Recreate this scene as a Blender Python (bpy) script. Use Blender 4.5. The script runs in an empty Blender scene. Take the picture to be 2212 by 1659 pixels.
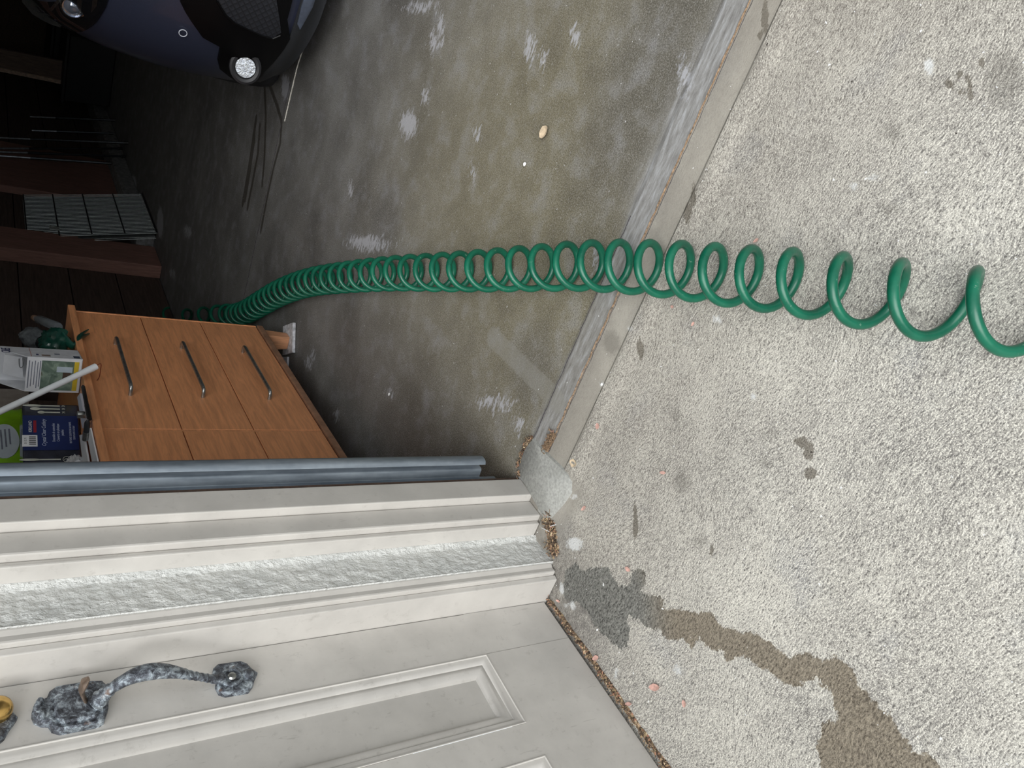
import bpy, bmesh, math, random
import numpy as np
from mathutils import Vector, Matrix, noise as mnoise
from mathutils.geometry import delaunay_2d_cdt

S = bpy.context.scene
COL = S.collection
PI = math.pi

# ---------------------------------------------------------------- camera (phone held sideways: world "up" is the left of the frame)
F = 1661.0
def nz(v): v = np.array(v, float); return v/np.linalg.norm(v)
_dn = nz((-118, 2294, F)); _yd = nz((1274, -1137, F)); _yd = nz(_yd-_dn*(_yd@_dn)); _xd = np.cross(_yd, -_dn)
R = np.array([_xd, _yd, -_dn])
CAM = np.array([0, 0, 1.2])
cd = bpy.data.cameras.new('camera'); cam = bpy.data.objects.new('camera', cd); COL.objects.link(cam)
cd.sensor_fit = 'HORIZONTAL'; cd.sensor_width = 36; cd.lens = 36*F/2212; cd.clip_start = 0.02; cd.clip_end = 200
cx = R@np.array([0, 1, 0]); cy = R@np.array([1, 0, 0]); cz = -(R@np.array([0, 0, 1]))
cam.matrix_world = Matrix(((cx[0], cy[0], cz[0], 0), (cx[1], cy[1], cz[1], 0), (cx[2], cy[2], cz[2], 1.2), (0, 0, 0, 1)))
S.camera = cam

# ---------------------------------------------------------------- world, sun, exposure
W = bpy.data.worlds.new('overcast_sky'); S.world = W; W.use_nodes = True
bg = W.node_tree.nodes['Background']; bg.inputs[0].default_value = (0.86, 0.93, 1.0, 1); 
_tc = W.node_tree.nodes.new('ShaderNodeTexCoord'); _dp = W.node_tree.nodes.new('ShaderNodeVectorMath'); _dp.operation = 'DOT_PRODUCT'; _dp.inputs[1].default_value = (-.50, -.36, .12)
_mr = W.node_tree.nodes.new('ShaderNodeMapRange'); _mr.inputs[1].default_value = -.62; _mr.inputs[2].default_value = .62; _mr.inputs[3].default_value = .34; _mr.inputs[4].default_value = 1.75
W.node_tree.links.new(_tc.outputs['Generated'], _dp.inputs[0]); W.node_tree.links.new(_dp.outputs['Value'], _mr.inputs[0]); W.node_tree.links.new(_mr.outputs[0], bg.inputs[1])   # gradient added to the sky, dimmed toward +X to darken faces turned that way
sl = bpy.data.lights.new('sun', 'SUN'); sl.energy = 3.6; sl.angle = math.radians(55); sl.color = (1.0, 0.985, 0.955)
so = bpy.data.objects.new('sun', sl); COL.objects.link(so); so.location = (0, -6, 6)
so.rotation_euler = Vector((-0.12, 1.0, -0.80)).to_track_quat('-Z', 'Y').to_euler()
S.view_settings.view_transform = 'Standard'; S.view_settings.look = 'None'
S.view_settings.exposure = 0.12; S.view_settings.gamma = 1.0; S.view_settings.use_curve_mapping = False

# ---------------------------------------------------------------- measuring helpers: a sight line met with a real plane
def ray(x, y): return R@np.array([829.5-y, x-1106, F])
def G(x, y, z=0.0): r = ray(x, y); return CAM+r*((z-CAM[2])/r[2])
def PL(x, y, ax, v): r = ray(x, y); return CAM+r*((v-CAM[ax])/r[ax])
def proj(P): c = R.T@(np.array(P, float)-CAM); return 1106+F*c[1]/c[2], 829.5-F*c[0]/c[2]
def smooth(a, b, x): t = np.clip((x-a)/(b-a), 0, 1); return t*t*(3-2*t)

# ---------------------------------------------------------------- mesh builder
class MB:
    def __init__(s): s.v = []; s.f = []
    def add(s, vs, fs):
        n = len(s.v); s.v += [tuple(map(float, p)) for p in vs]; s.f += [tuple(i+n for i in f) for f in fs]; return s
    def box(s, a, b, M=None):
        x0, y0, z0 = a; x1, y1, z1 = b
        vs = [(x0,y0,z0),(x1,y0,z0),(x1,y1,z0),(x0,y1,z0),(x0,y0,z1),(x1,y0,z1),(x1,y1,z1),(x0,y1,z1)]
        if M is not None: vs = [M@Vector(p) for p in vs]
        return s.add(vs, [(0,3,2,1),(4,5,6,7),(0,1,5,4),(1,2,6,5),(2,3,7,6),(3,0,4,7)])
    def prism(s, poly, z0, z1, M=None):
        n = len(poly); vs = [(p[0], p[1], z0) for p in poly]+[(p[0], p[1], z1) for p in poly]
        if M is not None: vs = [M@Vector(p) for p in vs]
        return s.add(vs, [tuple(range(n))[::-1], tuple(range(n, 2*n))]+[(i, (i+1) % n, n+(i+1) % n, n+i) for i in range(n)])
    def tube(s, pts, r, seg=8, closed=False, caps=True, flat=1.0):
        pts = [Vector(p) for p in pts]; n = len(pts); rs = r if hasattr(r, '__len__') else [r]*n
        up = None; vs = []
        for i in range(n):
            a = pts[i-1] if (i > 0 or closed) else pts[i]; b = pts[(i+1) % n] if (i < n-1 or closed) else pts[i]
            t = (b-a).normalized()
            if up is None:
                up = t.orthogonal().normalized() if abs(t.z) > .9 else Vector((0, 0, 1))
            up = (up-t*up.dot(t)).normalized(); sd = t.cross(up)
            for k in range(seg):
                an = 2*PI*k/seg; vs.append(pts[i]+up*(math.cos(an)*rs[i]*flat)+sd*(math.sin(an)*rs[i]))
        fs = []
        for i in range(n if closed else n-1):
            j = (i+1) % n
            for k in range(seg): fs.append((i*seg+k, i*seg+(k+1) % seg, j*seg+(k+1) % seg, j*seg+k))
        if caps and not closed: fs += [tuple(range(seg))[::-1], tuple(range((n-1)*seg, n*seg))]
        return s.add(vs, fs)
    def lathe(s, prof, M, seg=24):
        n = len(prof); vs = []
        for (r, h) in prof:
            for k in range(seg): a = 2*PI*k/seg; vs.append(M@Vector((r*math.cos(a), r*math.sin(a), h)))
        fs = [(i*seg+k, i*seg+(k+1) % seg, (i+1)*seg+(k+1) % seg, (i+1)*seg+k) for i in range(n-1) for k in range(seg)]
        if prof[0][0] > 1e-5: fs.append(tuple(range(seg))[::-1])
        if prof[-1][0] > 1e-5: fs.append(tuple(range((n-1)*seg, n*seg)))
        return s.add(vs, fs)
    def build(s, name, mat=None, parent=None, smooth=False, bevel=0, seg=2, split=35):
        me = bpy.data.meshes.new(name); off = org(parent)
        me.from_pydata([(p[0]-off[0], p[1]-off[1], p[2]-off[2]) for p in s.v], [], s.f)
        bm = bmesh.new(); bm.from_mesh(me); bmesh.ops.remove_doubles(bm, verts=bm.verts, dist=1e-6)
        bmesh.ops.recalc_face_normals(bm, faces=bm.faces); bm.to_mesh(me); bm.free()
        o = bpy.data.objects.new(name, me); COL.objects.link(o)
        if mat: me.materials.append(mat)
        if parent: o.parent = parent
        if smooth:
            me.shade_smooth(); me.set_sharp_from_angle(angle=math.radians(split))
        if bevel:
            m = o.modifiers.new('bevel', 'BEVEL'); m.width = bevel; m.segments = seg; m.limit_method = 'ANGLE'; m.angle_limit = math.radians(40)
        return o
def org(p):
    v = Vector((0, 0, 0))
    while p: v = v+p.location; p = p.parent
    return v
def tag(o, label=None, cat=None, group=None, kind=None):
    if label: o['label'] = label
    if cat: o['category'] = cat
    if group: o['group'] = group
    if kind: o['kind'] = kind
    return o
def thing(name, label, cat, loc, group=None):
    o = bpy.data.objects.new(name, None); COL.objects.link(o); o.location = loc; o.empty_display_size = .05
    return tag(o, label, cat, group)
def struct(o, label=None, cat=None): return tag(o, label, cat, kind='structure')
def copy_tree(o, parent=None):
    c = o.copy(); COL.objects.link(c); c.parent = parent
    for ch in list(o.children): copy_tree(ch, c)
    return c
def text(s, name, size, M, mat, parent, ext=.0004, sx=1.0, align='CENTER', shear=0):
    cu = bpy.data.curves.new(name, 'FONT'); cu.body = s; cu.size = size; cu.extrude = ext; cu.align_x = align; cu.align_y = 'CENTER'; cu.shear = shear
    cu.resolution_u = 3
    t = bpy.data.objects.new('tmp', cu); COL.objects.link(t)
    dg = bpy.context.evaluated_depsgraph_get(); me = bpy.data.meshes.new_from_object(t.evaluated_get(dg)); bpy.data.objects.remove(t)
    me.name = name; o = bpy.data.objects.new(name, me); COL.objects.link(o); me.materials.clear(); me.materials.append(mat)
    off = Matrix.Translation(-org(parent)); me.transform(off@M@Matrix.Diagonal((sx, 1, 1, 1))); o.parent = parent
    return o
def frame(origin, xdir, ydir):
    x = Vector(xdir).normalized(); y = Vector(ydir); y = (y-x*y.dot(x)).normalized(); z = x.cross(y)
    return Matrix(((x[0], y[0], z[0], origin[0]), (x[1], y[1], z[1], origin[1]), (x[2], y[2], z[2], origin[2]), (0, 0, 0, 1)))

# ---------------------------------------------------------------- materials
def lin(c):
    c = [v/255 for v in c]; return tuple(v/12.92 if v <= .04045 else ((v+.055)/1.055)**2.4 for v in c)+(1,)
class NT:
    def __init__(s, name):
        s.m = bpy.data.materials.new(name); s.m.use_nodes = True; s.t = s.m.node_tree; s.b = s.t.nodes['Principled BSDF']
    def n(s, kind, **kw):
        x = s.t.nodes.new(kind)
        for k, v in kw.items():
            if k in x.inputs.keys() if isinstance(k, str) else False: x.inputs[k].default_value = v
            else: setattr(x, k, v)
        return x
    def l(s, a, b): s.t.links.new(a, b)
    def coord(s, scale=(1, 1, 1), rot=(0, 0, 0), obj=True):
        g = s.n('ShaderNodeNewGeometry') if not obj else s.n('ShaderNodeTexCoord')
        mp = s.n('ShaderNodeMapping'); mp.inputs['Scale'].default_value = scale; mp.inputs['Rotation'].default_value = rot
        s.l(g.outputs['Position'] if not obj else g.outputs['Object'], mp.inputs[0]); return mp.outputs[0]
    def noise(s, vec, scale, detail=4, rough=.55, dist=0):
        x = s.n('ShaderNodeTexNoise'); x.inputs['Scale'].default_value = scale; x.inputs['Detail'].default_value = detail
        x.inputs['Roughness'].default_value = rough; x.inputs['Distortion'].default_value = dist; s.l(vec, x.inputs['Vector']); return x.outputs['Fac']
    def ramp(s, fac, stops, mode='LINEAR'):
        x = s.n('ShaderNodeValToRGB'); x.color_ramp.interpolation = mode; e = x.color_ramp.elements
        while len(e) < len(stops): e.new(.5)
        for i, (p, c) in enumerate(stops): e[i].position = p; e[i].color = c if len(c) == 4 else tuple(c)+(1,)
        s.l(fac, x.inputs[0]); return x.outputs[0]
    def mask(s, fac, a, b):
        x = s.n('ShaderNodeMapRange'); x.inputs[1].default_value = a; x.inputs[2].default_value = b; x.inputs[3].default_value = 0; x.inputs[4].default_value = 1
        s.l(fac, x.inputs[0]); return x.outputs[0]
    def math(s, op, a, b=None, c=None):
        x = s.n('ShaderNodeMath', operation=op)
        for i, v in enumerate((a, b, c)):
            if v is None: continue
            if isinstance(v, (int, float)): x.inputs[i].default_value = v
            else: s.l(v, x.inputs[i])
        return x.outputs[0]
    def mix(s, fac, a, b, mode='MIX'):
        x = s.n('ShaderNodeMix', data_type='RGBA', blend_type=mode)
        for i, v in ((0, fac), (6, a), (7, b)):
            if isinstance(v, (int, float)): x.inputs[i].default_value = v
            elif isinstance(v, tuple): x.inputs[i].default_value = v
            else: s.l(v, x.inputs[i])
        return x.outputs[2]
    def attr(s, name): x = s.n('ShaderNodeAttribute'); x.attribute_name = name; return x.outputs['Fac']
    def bump(s, h, strength=.3, dist=.002, prev=None):
        x = s.n('ShaderNodeBump'); x.inputs['Strength'].default_value = strength; x.inputs['Distance'].default_value = dist
        s.l(h, x.inputs['Height'])
        if prev is not None: s.l(prev, x.inputs['Normal'])
        return x.outputs[0]
    def out(s, color=None, rough=None, normal=None, metal=None):
        for k, v in (('Base Color', color), ('Roughness', rough), ('Normal', normal), ('Metallic', metal)):
            if v is None: continue
            if isinstance(v, (int, float, tuple)): s.b.inputs[k].default_value = v
            else: s.l(v, s.b.inputs[k])
        return s.m
def flat(name, c, rough=.6, metal=0, var=.12, scale=30, bump=0, coat=0, alpha=1, trans=0, detail=4, stretch=(1, 1, 1)):
    t = NT(name); v = t.coord(stretch); f = t.noise(v, scale, detail)
    c0 = lin([max(0, k*(1-var)) for k in c]); c1 = lin([min(255, k*(1+var)) for k in c])
    col = t.ramp(f, [(.3, c0), (.7, c1)]); nrm = t.bump(f, bump, .002) if bump else None
    t.out(col, rough, nrm, metal); t.b.inputs['Coat Weight'].default_value = coat
    t.b.inputs['Alpha'].default_value = alpha; t.b.inputs['Transmission Weight'].default_value = trans
    return t.m

def paint_mat(name, c, dirt=.5, rough=.45):
    t = NT(name); v = t.coord(); vz = t.coord((1, 1, .12))
    f = t.noise(v, 9, 5, .6); f2 = t.noise(vz, 60, 3); f3 = t.noise(v, 45, 6, .7)
    col = t.ramp(f, [(.25, lin([k*.93 for k in c])), (.75, lin([min(255, k*1.03) for k in c]))])
    col = t.mix(t.math('MULTIPLY', t.mask(f3, .58, .75), dirt*.5), col, lin((120, 114, 106)))
    # scuffs and peeled flecks
    w = t.noise(t.coord((7, 7, 1.2), (.3, .2, .4)), 14, 3, .6, 1.5)
    col = t.mix(t.math('MULTIPLY', t.mask(w, .66, .74), dirt*.35), col, lin((95, 88, 82)))
    col = t.mix(t.math('MULTIPLY', t.mask(t.noise(t.coord((3, 3, 1)), 33, 6, .8), .71, .725), .8), col, lin((120, 88, 72)))
    h = t.math('ADD', t.math('MULTIPLY', f2, .5), t.math('MULTIPLY', f3, .35))
    return t.out(col, rough, t.bump(h, .25, .0012))
M_trim = paint_mat('trim_paint', (200, 196, 190))
M_door = paint_mat('door_paint', (208, 204, 198), .6, .4)
def stucco_mat():
    t = NT('stucco_paint'); v = t.coord((1, 1, .75)); f = t.noise(v, 95, 5, .6, .15); g = t.noise(v, 300, 3, .6); big = t.noise(v, 14, 3)
    h = t.math('ADD', t.math('MULTIPLY', t.mask(f, .35, .65), 1.0), t.math('MULTIPLY', g, .35))
    col = t.ramp(big, [(.3, lin((212, 213, 210))), (.7, lin((226, 226, 222)))])
    return t.out(col, .6, t.bump(h, .75, .004))
M_stucco = stucco_mat()

def concrete_mat(garage=False):
    t = NT('garage_concrete' if garage else 'driveway_concrete'); v = t.coord()
    big = t.noise(v, 3.1, 5, .6); mid = t.noise(v, 11, 5, .6); fine = t.noise(v, 300, 3, .6); sand = t.noise(v, 420, 2, .5)
    if not garage:
        col = t.ramp(big, [(.28, lin((146, 143, 138))), (.5, lin((170, 166, 159))), (.72, lin((200, 196, 187)))])
        col = t.mix(t.math('MULTIPLY', t.mask(mid, .48, .70), .5), col, lin((216, 212, 202)))
        col = t.mix(t.math('MULTIPLY', t.mask(t.noise(v, 6.5, 4), .56, .7), .55), col, lin((150, 150, 152)))
        # broom finish: combed ridges that swirl
        w = t.n('ShaderNodeVectorMath', operation='ADD'); dn = t.n('ShaderNodeTexNoise'); dn.inputs['Scale'].default_value = 3.2; t.l(v, dn.inputs['Vector'])
        sc = t.n('ShaderNodeVectorMath', operation='SCALE'); sc.inputs['Scale'].default_value = .13; t.l(dn.outputs['Color'], sc.inputs[0])
        t.l(v, w.inputs[0]); t.l(sc.outputs[0], w.inputs[1])
        mp = t.n('ShaderNodeMapping'); mp.inputs['Rotation'].default_value = (0, 0, .12); mp.inputs['Scale'].default_value = (120, 300, 100); t.l(w.outputs[0], mp.inputs[0])
        comb = t.noise(mp.outputs[0], 1.0, 3, .6)
        smooth_strip = t.attr('smooth')
        h = t.math('ADD', t.math('MULTIPLY', comb, .8), t.math('MULTIPLY', fine, .9))
        rough_h = t.math('MULTIPLY', h, t.math('SUBTRACT', 1.0, t.math('MULTIPLY', smooth_strip, .8)))
        dark = t.mask(t.math('ADD', t.math('MULTIPLY', comb, .45), t.math('MULTIPLY', fine, .55)), .49, .39)
        col = t.mix(t.math('MULTIPLY', dark, t.math('SUBTRACT', .85, t.math('MULTIPLY', smooth_strip, .55))), col, lin((98, 95, 92)))
        lite = t.mask(t.math('ADD', t.math('MULTIPLY', comb, .4), t.math('MULTIPLY', sand, .6)), .49, .58)
        col = t.mix(t.math('MULTIPLY', lite, t.math('SUBTRACT', .66, t.math('MULTIPLY', smooth_strip, .5))), col, lin((246, 242, 230)))
        col = t.mix(t.math('MULTIPLY', smooth_strip, .4), col, lin((168, 164, 153)))
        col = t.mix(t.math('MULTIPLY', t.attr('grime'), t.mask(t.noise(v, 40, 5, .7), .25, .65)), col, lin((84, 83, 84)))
        col = t.mix(t.math('MULTIPLY', t.attr('dust'), .62), col, lin((128, 119, 106)))
        jag = t.math('ADD', t.math('MULTIPLY', t.math('SUBTRACT', t.noise(v, 60, 5, .7), .5), .035), t.math('MULTIPLY', t.math('SUBTRACT', comb, .5), .012))
        wet = t.mask(t.math('ADD', t.attr('wet'), jag), .0015, -.0015)
        moss = t.attr('moss')
        wc = t.mix(moss, t.ramp(t.math('ADD', t.math('MULTIPLY', comb, .6), t.math('MULTIPLY', fine, .4)), [(.38, lin((80, 70, 56))), (.62, lin((150, 138, 118)))]), t.ramp(t.math('ADD', t.math('MULTIPLY', comb, .6), t.math('MULTIPLY', fine, .4)), [(.38, lin((46, 46, 43))), (.62, lin((138, 138, 132)))]))
        col = t.mix(t.math('MULTIPLY', wet, .88), col, wc)
        dk = t.mask(t.math('ADD', t.attr('spot'), t.math('MULTIPLY', jag, .45)), .001, -.001)
        col = t.mix(t.math('MULTIPLY', dk, .8), col, t.ramp(fine, [(.3, lin((84, 78, 68))), (.7, lin((122, 115, 103)))]))
        fa = t.mask(t.math('ADD', t.attr('faint'), t.math('MULTIPLY', jag, .8)), .008, -.008)
        col = t.mix(t.math('MULTIPLY', fa, .38), col, lin((92, 88, 80)))
        sp = t.mask(t.math('ADD', t.attr('splat'), t.math('MULTIPLY', jag, .7)), .003, -.003)
        col = t.mix(t.math('MULTIPLY', sp, .7), col, lin((226, 228, 228)))
        col = t.mix(t.mask(t.noise(v, 95, 3, .5), .735, .75), col, lin((70, 64, 60)))
        col = t.mix(t.mask(t.noise(t.coord((1, 1, 1), (0, 0, 1)), 90, 2, .5), .74, .755), col, lin((240, 240, 240)))
        n = t.bump(rough_h, .85, .0026)
        t.out(col, t.math('SUBTRACT', .9, t.math('MULTIPLY', wet, .25)), n)
    else:
        sx = t.noise(t.coord((22, 70, 1), (0, 0, -.35)), 2.2, 5, .7)      # trowel and tyre streaks
        col = t.ramp(big, [(.3, lin((92, 90, 87))), (.5, lin((116, 114, 110))), (.72, lin((138, 137, 134)))])
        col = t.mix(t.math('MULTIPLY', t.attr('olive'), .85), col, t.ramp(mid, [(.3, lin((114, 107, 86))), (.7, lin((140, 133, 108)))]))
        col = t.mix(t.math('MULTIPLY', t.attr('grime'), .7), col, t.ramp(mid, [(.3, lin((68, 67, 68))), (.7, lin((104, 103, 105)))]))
        col = t.mix(t.math('MULTIPLY', t.mask(mid, .5, .72), .45), col, lin((146, 147, 152)))
        col = t.mix(t.math('MULTIPLY', t.mask(sx, .56, .68), .35), col, lin((162, 160, 158)))
        col = t.mix(t.math('MULTIPLY', t.mask(fine, .48, .40), .45), col, lin((52, 50, 46)))
        col = t.mix(t.math('MULTIPLY', t.mask(fine, .53, .62), .32), col, lin((176, 174, 170)))
        lip = t.attr('lip')
        col = t.mix(t.math('MULTIPLY', lip, .8), col, t.ramp(t.noise(t.coord((6, 30, 1)), 3, 5, .7), [(.3, lin((112, 110, 108))), (.5, lin((146, 145, 143))), (.7, lin((176, 177, 180)))]))
        jag = t.math('MULTIPLY', t.math('SUBTRACT', t.noise(t.coord((30, 80, 1), (0, 0, -.35)), 1.0, 5, .7), .5), .07)
        sp = t.mask(t.math('ADD', t.attr('splat'), t.math('MULTIPLY', jag, 2.2)), .008, -.008)
        col = t.mix(t.math('MULTIPLY', sp, .65), col, lin((190, 191, 198)))
        wt = t.mask(t.math('ADD', t.attr('wet'), t.math('MULTIPLY', jag, .25)), .003, -.003)
        col = t.mix(t.math('MULTIPLY', wt, .75), col, lin((52, 46, 36)))
        st = t.mask(t.math('ADD', t.attr('strip'), t.math('MULTIPLY', jag, .1)), .003, -.003)
        col = t.mix(t.math('MULTIPLY', st, .5), col, lin((140, 138, 130)))
        col = t.mix(t.mask(t.noise(t.coord((60, 100, 1), (0, 0, -.35)), 1.3, 2, .5), .735, .75), col, lin((205, 205, 205)))
        h = t.math('ADD', fine, t.math('MULTIPLY', mid, .6)); t.out(col, t.ramp(big, [(.3, (.55,)*3), (.7, (.75,)*3)]), t.bump(h, .35, .0012))
    return t.m
M_drive = concrete_mat(); M_garage = concrete_mat(True)

def wood_mat(name, c, rough=.4, ax=(1.2, 14, 14), var=.16, coat=.2):
    t = NT(name); v = t.coord(ax); f = t.noise(v, 5, 6, .65, .6); g = t.noise(v, 24, 3)
    col = t.ramp(f, [(.25, lin([k*(1-var) for k in c])), (.55, lin(c)), (.8, lin([min(255, k*(1+var*.6)) for k in c]))])
    col = t.mix(t.math('MULTIPLY', t.mask(g, .55, .7), .25), col, lin([k*.8 for k in c]))
    t.out(col, rough, t.bump(g, .08, .001)); t.b.inputs['Coat Weight'].default_value = coat; t.b.inputs['Coat Roughness'].default_value = .3; return t.m
M_dress = wood_mat('orange_laminate', (226, 156, 108), .45, (14, 1.2, 14))
M_dressv = wood_mat('orange_laminate_upright', (226, 164, 122), .45, (14, 14, 1.2))
M_edge = flat('edge_band', (150, 112, 88), .5)
M_dark_wood = wood_mat('dark_stained_boards', (84, 66, 56), .7, (14, 1.2, 14), .3, 0)
M_red_wood = wood_mat('red_brown_board', (150, 112, 100), .6, (14, 14, 1.2), .25, 0)
M_old_plank = wood_mat('old_grey_plank', (120, 100, 88), .7, (14, 14, 1.2), .25, 0)
M_galv = None
def galv():
    t = NT('galvanised_steel'); v = t.coord(); vo = t.n('ShaderNodeTexVoronoi'); vo.inputs['Scale'].default_value = 70; t.l(v, vo.inputs['Vector'])
    f = t.noise(t.coord((1, 1, .15)), 40, 5, .6)
    col = t.mix(.25, t.ramp(f, [(.3, lin((112, 122, 132))), (.7, lin((156, 166, 176)))]), t.ramp(vo.outputs['Distance'], [(0, (.35,)*3), (.8, (.6,)*3)]), 'SOFT_LIGHT')
    return t.out(col, .42, t.bump(f, .15, .001), .55)
M_galv = galv()
def pewter():
    t = NT('weathered_pewter'); v = t.coord(); f = t.noise(v, 70, 6, .75, .5); g = t.noise(v, 160, 5, .7)
    col = t.ramp(f, [(.34, lin((44, 44, 48))), (.47, lin((96, 100, 108))), (.57, lin((160, 170, 178))), (.68, lin((226, 234, 240)))])
    col = t.mix(t.mask(t.noise(v, 34, 4), .64, .74), col, lin((124, 98, 84)))
    return t.out(col, t.ramp(f, [(.3, (.3,)*3), (.7, (.65,)*3)]), t.bump(t.math('ADD', f, g), .8, .0025), .55)
M_pewter = pewter()
M_brass = flat('brass', (214, 178, 110), .22, 1, .1, 60)
M_chrome = flat('brushed_nickel', (176, 178, 176), .28, .9, .12, 80)
M_white = flat('white_card', (236, 237, 240), .55, 0, .03, 20)
def hose_mat():
    t = NT('green_hose_plastic'); v = t.coord(); f = t.noise(v, 22, 4); g = t.noise(v, 120, 4, .7, .6)
    col = t.ramp(f, [(.3, lin((8, 82, 62))), (.7, lin((16, 106, 80)))])
    col = t.mix(t.math('MULTIPLY', t.mask(g, .66, .72), .55), col, lin((150, 178, 160)))
    t.out(col, t.ramp(f, [(.3, (.26,)*3), (.7, (.4,)*3)]), t.bump(g, .08, .001)); return t.m
M_hose = hose_mat()
M_stone = flat('white_paver', (206, 206, 210), .8, 0, .15, 60, .5)
M_black = flat('black_plastic', (18, 18, 20), .5)
M_rust = flat('rusty_dirt', (122, 101, 80), .9, 0, .4, 180, .6)
M_joint = flat('dark_joint', (58, 54, 58), .95, 0, .3, 120)
M_litter = flat('dry_litter', (120, 92, 66), .9, 0, .5, 320, .8)
M_straw = flat('straw', (212, 186, 138), .8, 0, .25, 50)
M_petal = flat('pink_petal', (206, 164, 152), .7, 0, .14, 90)
M_tan = flat('dry_leaf', (206, 186, 158), .8, 0, .14, 90)

# ---------------------------------------------------------------- floors with stain fields
def seg_sd(P, poly):
    P = np.asarray(P); poly = np.asarray(poly, float); n = len(poly); d = np.full(len(P), 1e9); ins = np.zeros(len(P), bool)
    for i in range(n):
        a = poly[i]; b = poly[(i+1) % n]; e = b-a; w = P-a; t = np.clip((w@e)/(e@e+1e-12), 0, 1)
        d = np.minimum(d, np.hypot(*(w-np.outer(t, e)).T))
        c = (a[1] > P[:, 1]) != (b[1] > P[:, 1])
        with np.errstate(divide='ignore', invalid='ignore'):
            xi = (b[0]-a[0])*(P[:, 1]-a[1])/(b[1]-a[1]+1e-12)+a[0]
        ins ^= c & (P[:, 0] < xi)
    return np.where(ins, -d, d)
def blob(P, spots, base=9.0):
    d = np.full(len(P), base)
    for (x, y, w, h) in spots:                      # centre and half sizes measured in the picture, laid on the floor
        c = G(x, y)[:2]; a = G(x+w, y)[:2]-c; b = G(x, y+h)[:2]-c
        Mi = np.linalg.inv(np.column_stack([a, b])); q = (P-c)@Mi.T; r = np.hypot(*q.T); d = np.minimum(d, (r-1)*min(np.linalg.norm(a), np.linalg.norm(b)))
    return d
def strokes(P, lines, base=9.0):
    d = np.full(len(P), base)
    for pts, wd in lines:
        q = [G(*p)[:2] for p in pts]
        for a, b in zip(q[:-1], q[1:]):
            e = b-a; w = P-a; t = np.clip((w@e)/(e@e), 0, 1); d = np.minimum(d, np.hypot(*(w-np.outer(t, e)).T)-wd)
    return d
def floor_mesh(name, xs, ys, mat, fields, zf=None):
    X, Y = np.meshgrid(xs, ys); P = np.column_stack([X.ravel(), Y.ravel()]); nx = len(xs); ny = len(ys)
    Z = zf(P) if zf else np.zeros(len(P))
    me = bpy.data.meshes.new(name)
    i = (np.arange(ny-1)[:, None]*nx+np.arange(nx-1)[None]).ravel()
    me.from_pydata(np.column_stack([P, Z]).tolist(), [], np.column_stack([i, i+1, i+nx+1, i+nx]).tolist())
    for k, fn in fields.items():
        a = me.attributes.new(k, 'FLOAT', 'POINT'); a.data.foreach_set('value', np.asarray(fn(P), np.float32))
    me.materials.append(mat); o = bpy.data.objects.new(name, me); COL.objects.link(o); return o

WET = [(1223,1229),(1241,1218),(1258,1232),(1285,1226),(1314,1226),(1326,1250),(1338,1268),(1361,1262),(1367,1235),(1379,1223),(1394,1238),(1394,1259),(1382,1279),(1408,1285),(1432,1294),(1433,1317),(1455,1315),(1482,1320),(1500,1323),(1536,1322),(1552,1350),(1599,1365),(1627,1365),(1671,1393),(1707,1421),(1746,1409),(1778,1429),(1802,1415),(1838,1445),(1865,1493),(1897,1524),(1933,1560),(1945,1588),(1977,1624),(2008,1628),(2028,1655),(2090,1740),(1750,1740),(1774,1655),(1764,1612),(1774,1568),(1794,1558),(1818,1560),(1802,1528),(1794,1500),(1794,1485),(1770,1481),(1762,1463),(1714,1485),(1687,1473),(1659,1445),(1643,1445),(1615,1417),(1587,1421),(1571,1433),(1563,1409),(1540,1405),(1512,1381),(1493,1400),(1476,1379),(1441,1382),(1423,1359),(1394,1353),(1376,1335),(1358,1332),(1350,1338),(1361,1359),(1355,1391),(1344,1406),(1326,1391),(1303,1370),(1285,1353),(1267,1318),(1250,1303),(1235,1303),(1220,1291),(1214,1265)]
WETP = [G(*p)[:2] for p in WET]
SPOTS = [(1372,1102,4,16),(1373,1135,6,28),(1730,955,16,12),(1746,972,12,22),(1752,1022,15,13),(1537,1187,5,14),(1652,40,8,34),(1642,78,5,10),(1500,425,7,26),(1487,462,8,24),(2050,180,10,12),(2072,160,8,10),(2092,175,7,12),(2075,197,10,8),(2097,205,6,14),(2120,135,7,12),(1384,752,7,22)]
FAINT = [(1473,1040,18,24),(1927,285,22,18),(1925,452,18,15),(1665,935,14,10),(1655,1000,10,8),(1512,1168,12,14),(2170,170,40,60),(1320,740,18,26),(1460,895,10,12)]
SPL = [(1241,1175,17,13),(1237,1308,8,7),(1222,1308,4,3),(1214,1270,5,12),(1331,1449,5,4),(1330,1461,3,5),(1464,1447,8,9),(1548,690,8,8),(1363,710,5,3),(1301,830,4,4),(2008,145,12,14),(1888,382,12,5),(1845,400,7,5),(1627,855,6,6),(1180,1100,16,12),(1240,1073,5,3)]
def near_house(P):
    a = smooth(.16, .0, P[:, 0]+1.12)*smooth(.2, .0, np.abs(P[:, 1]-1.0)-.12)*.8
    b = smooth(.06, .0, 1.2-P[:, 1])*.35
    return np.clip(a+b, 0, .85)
def smooth_strip(P):
    s = smooth(1.116, 1.124, P[:, 1]+.004*np.sin(P[:, 0]*30))
    c = smooth(-.86, -.90, P[:, 0]+.02*np.sin(P[:, 1]*25))*smooth(1.02, 1.06, P[:, 1])
    return np.maximum(s, c)
xs = np.concatenate([np.linspace(-1.35, .7, 260), np.linspace(.75, 7, 40)]); ys = np.concatenate([np.linspace(-6, -.35, 30), np.linspace(-.3, 1.1985, 210)])
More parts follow.
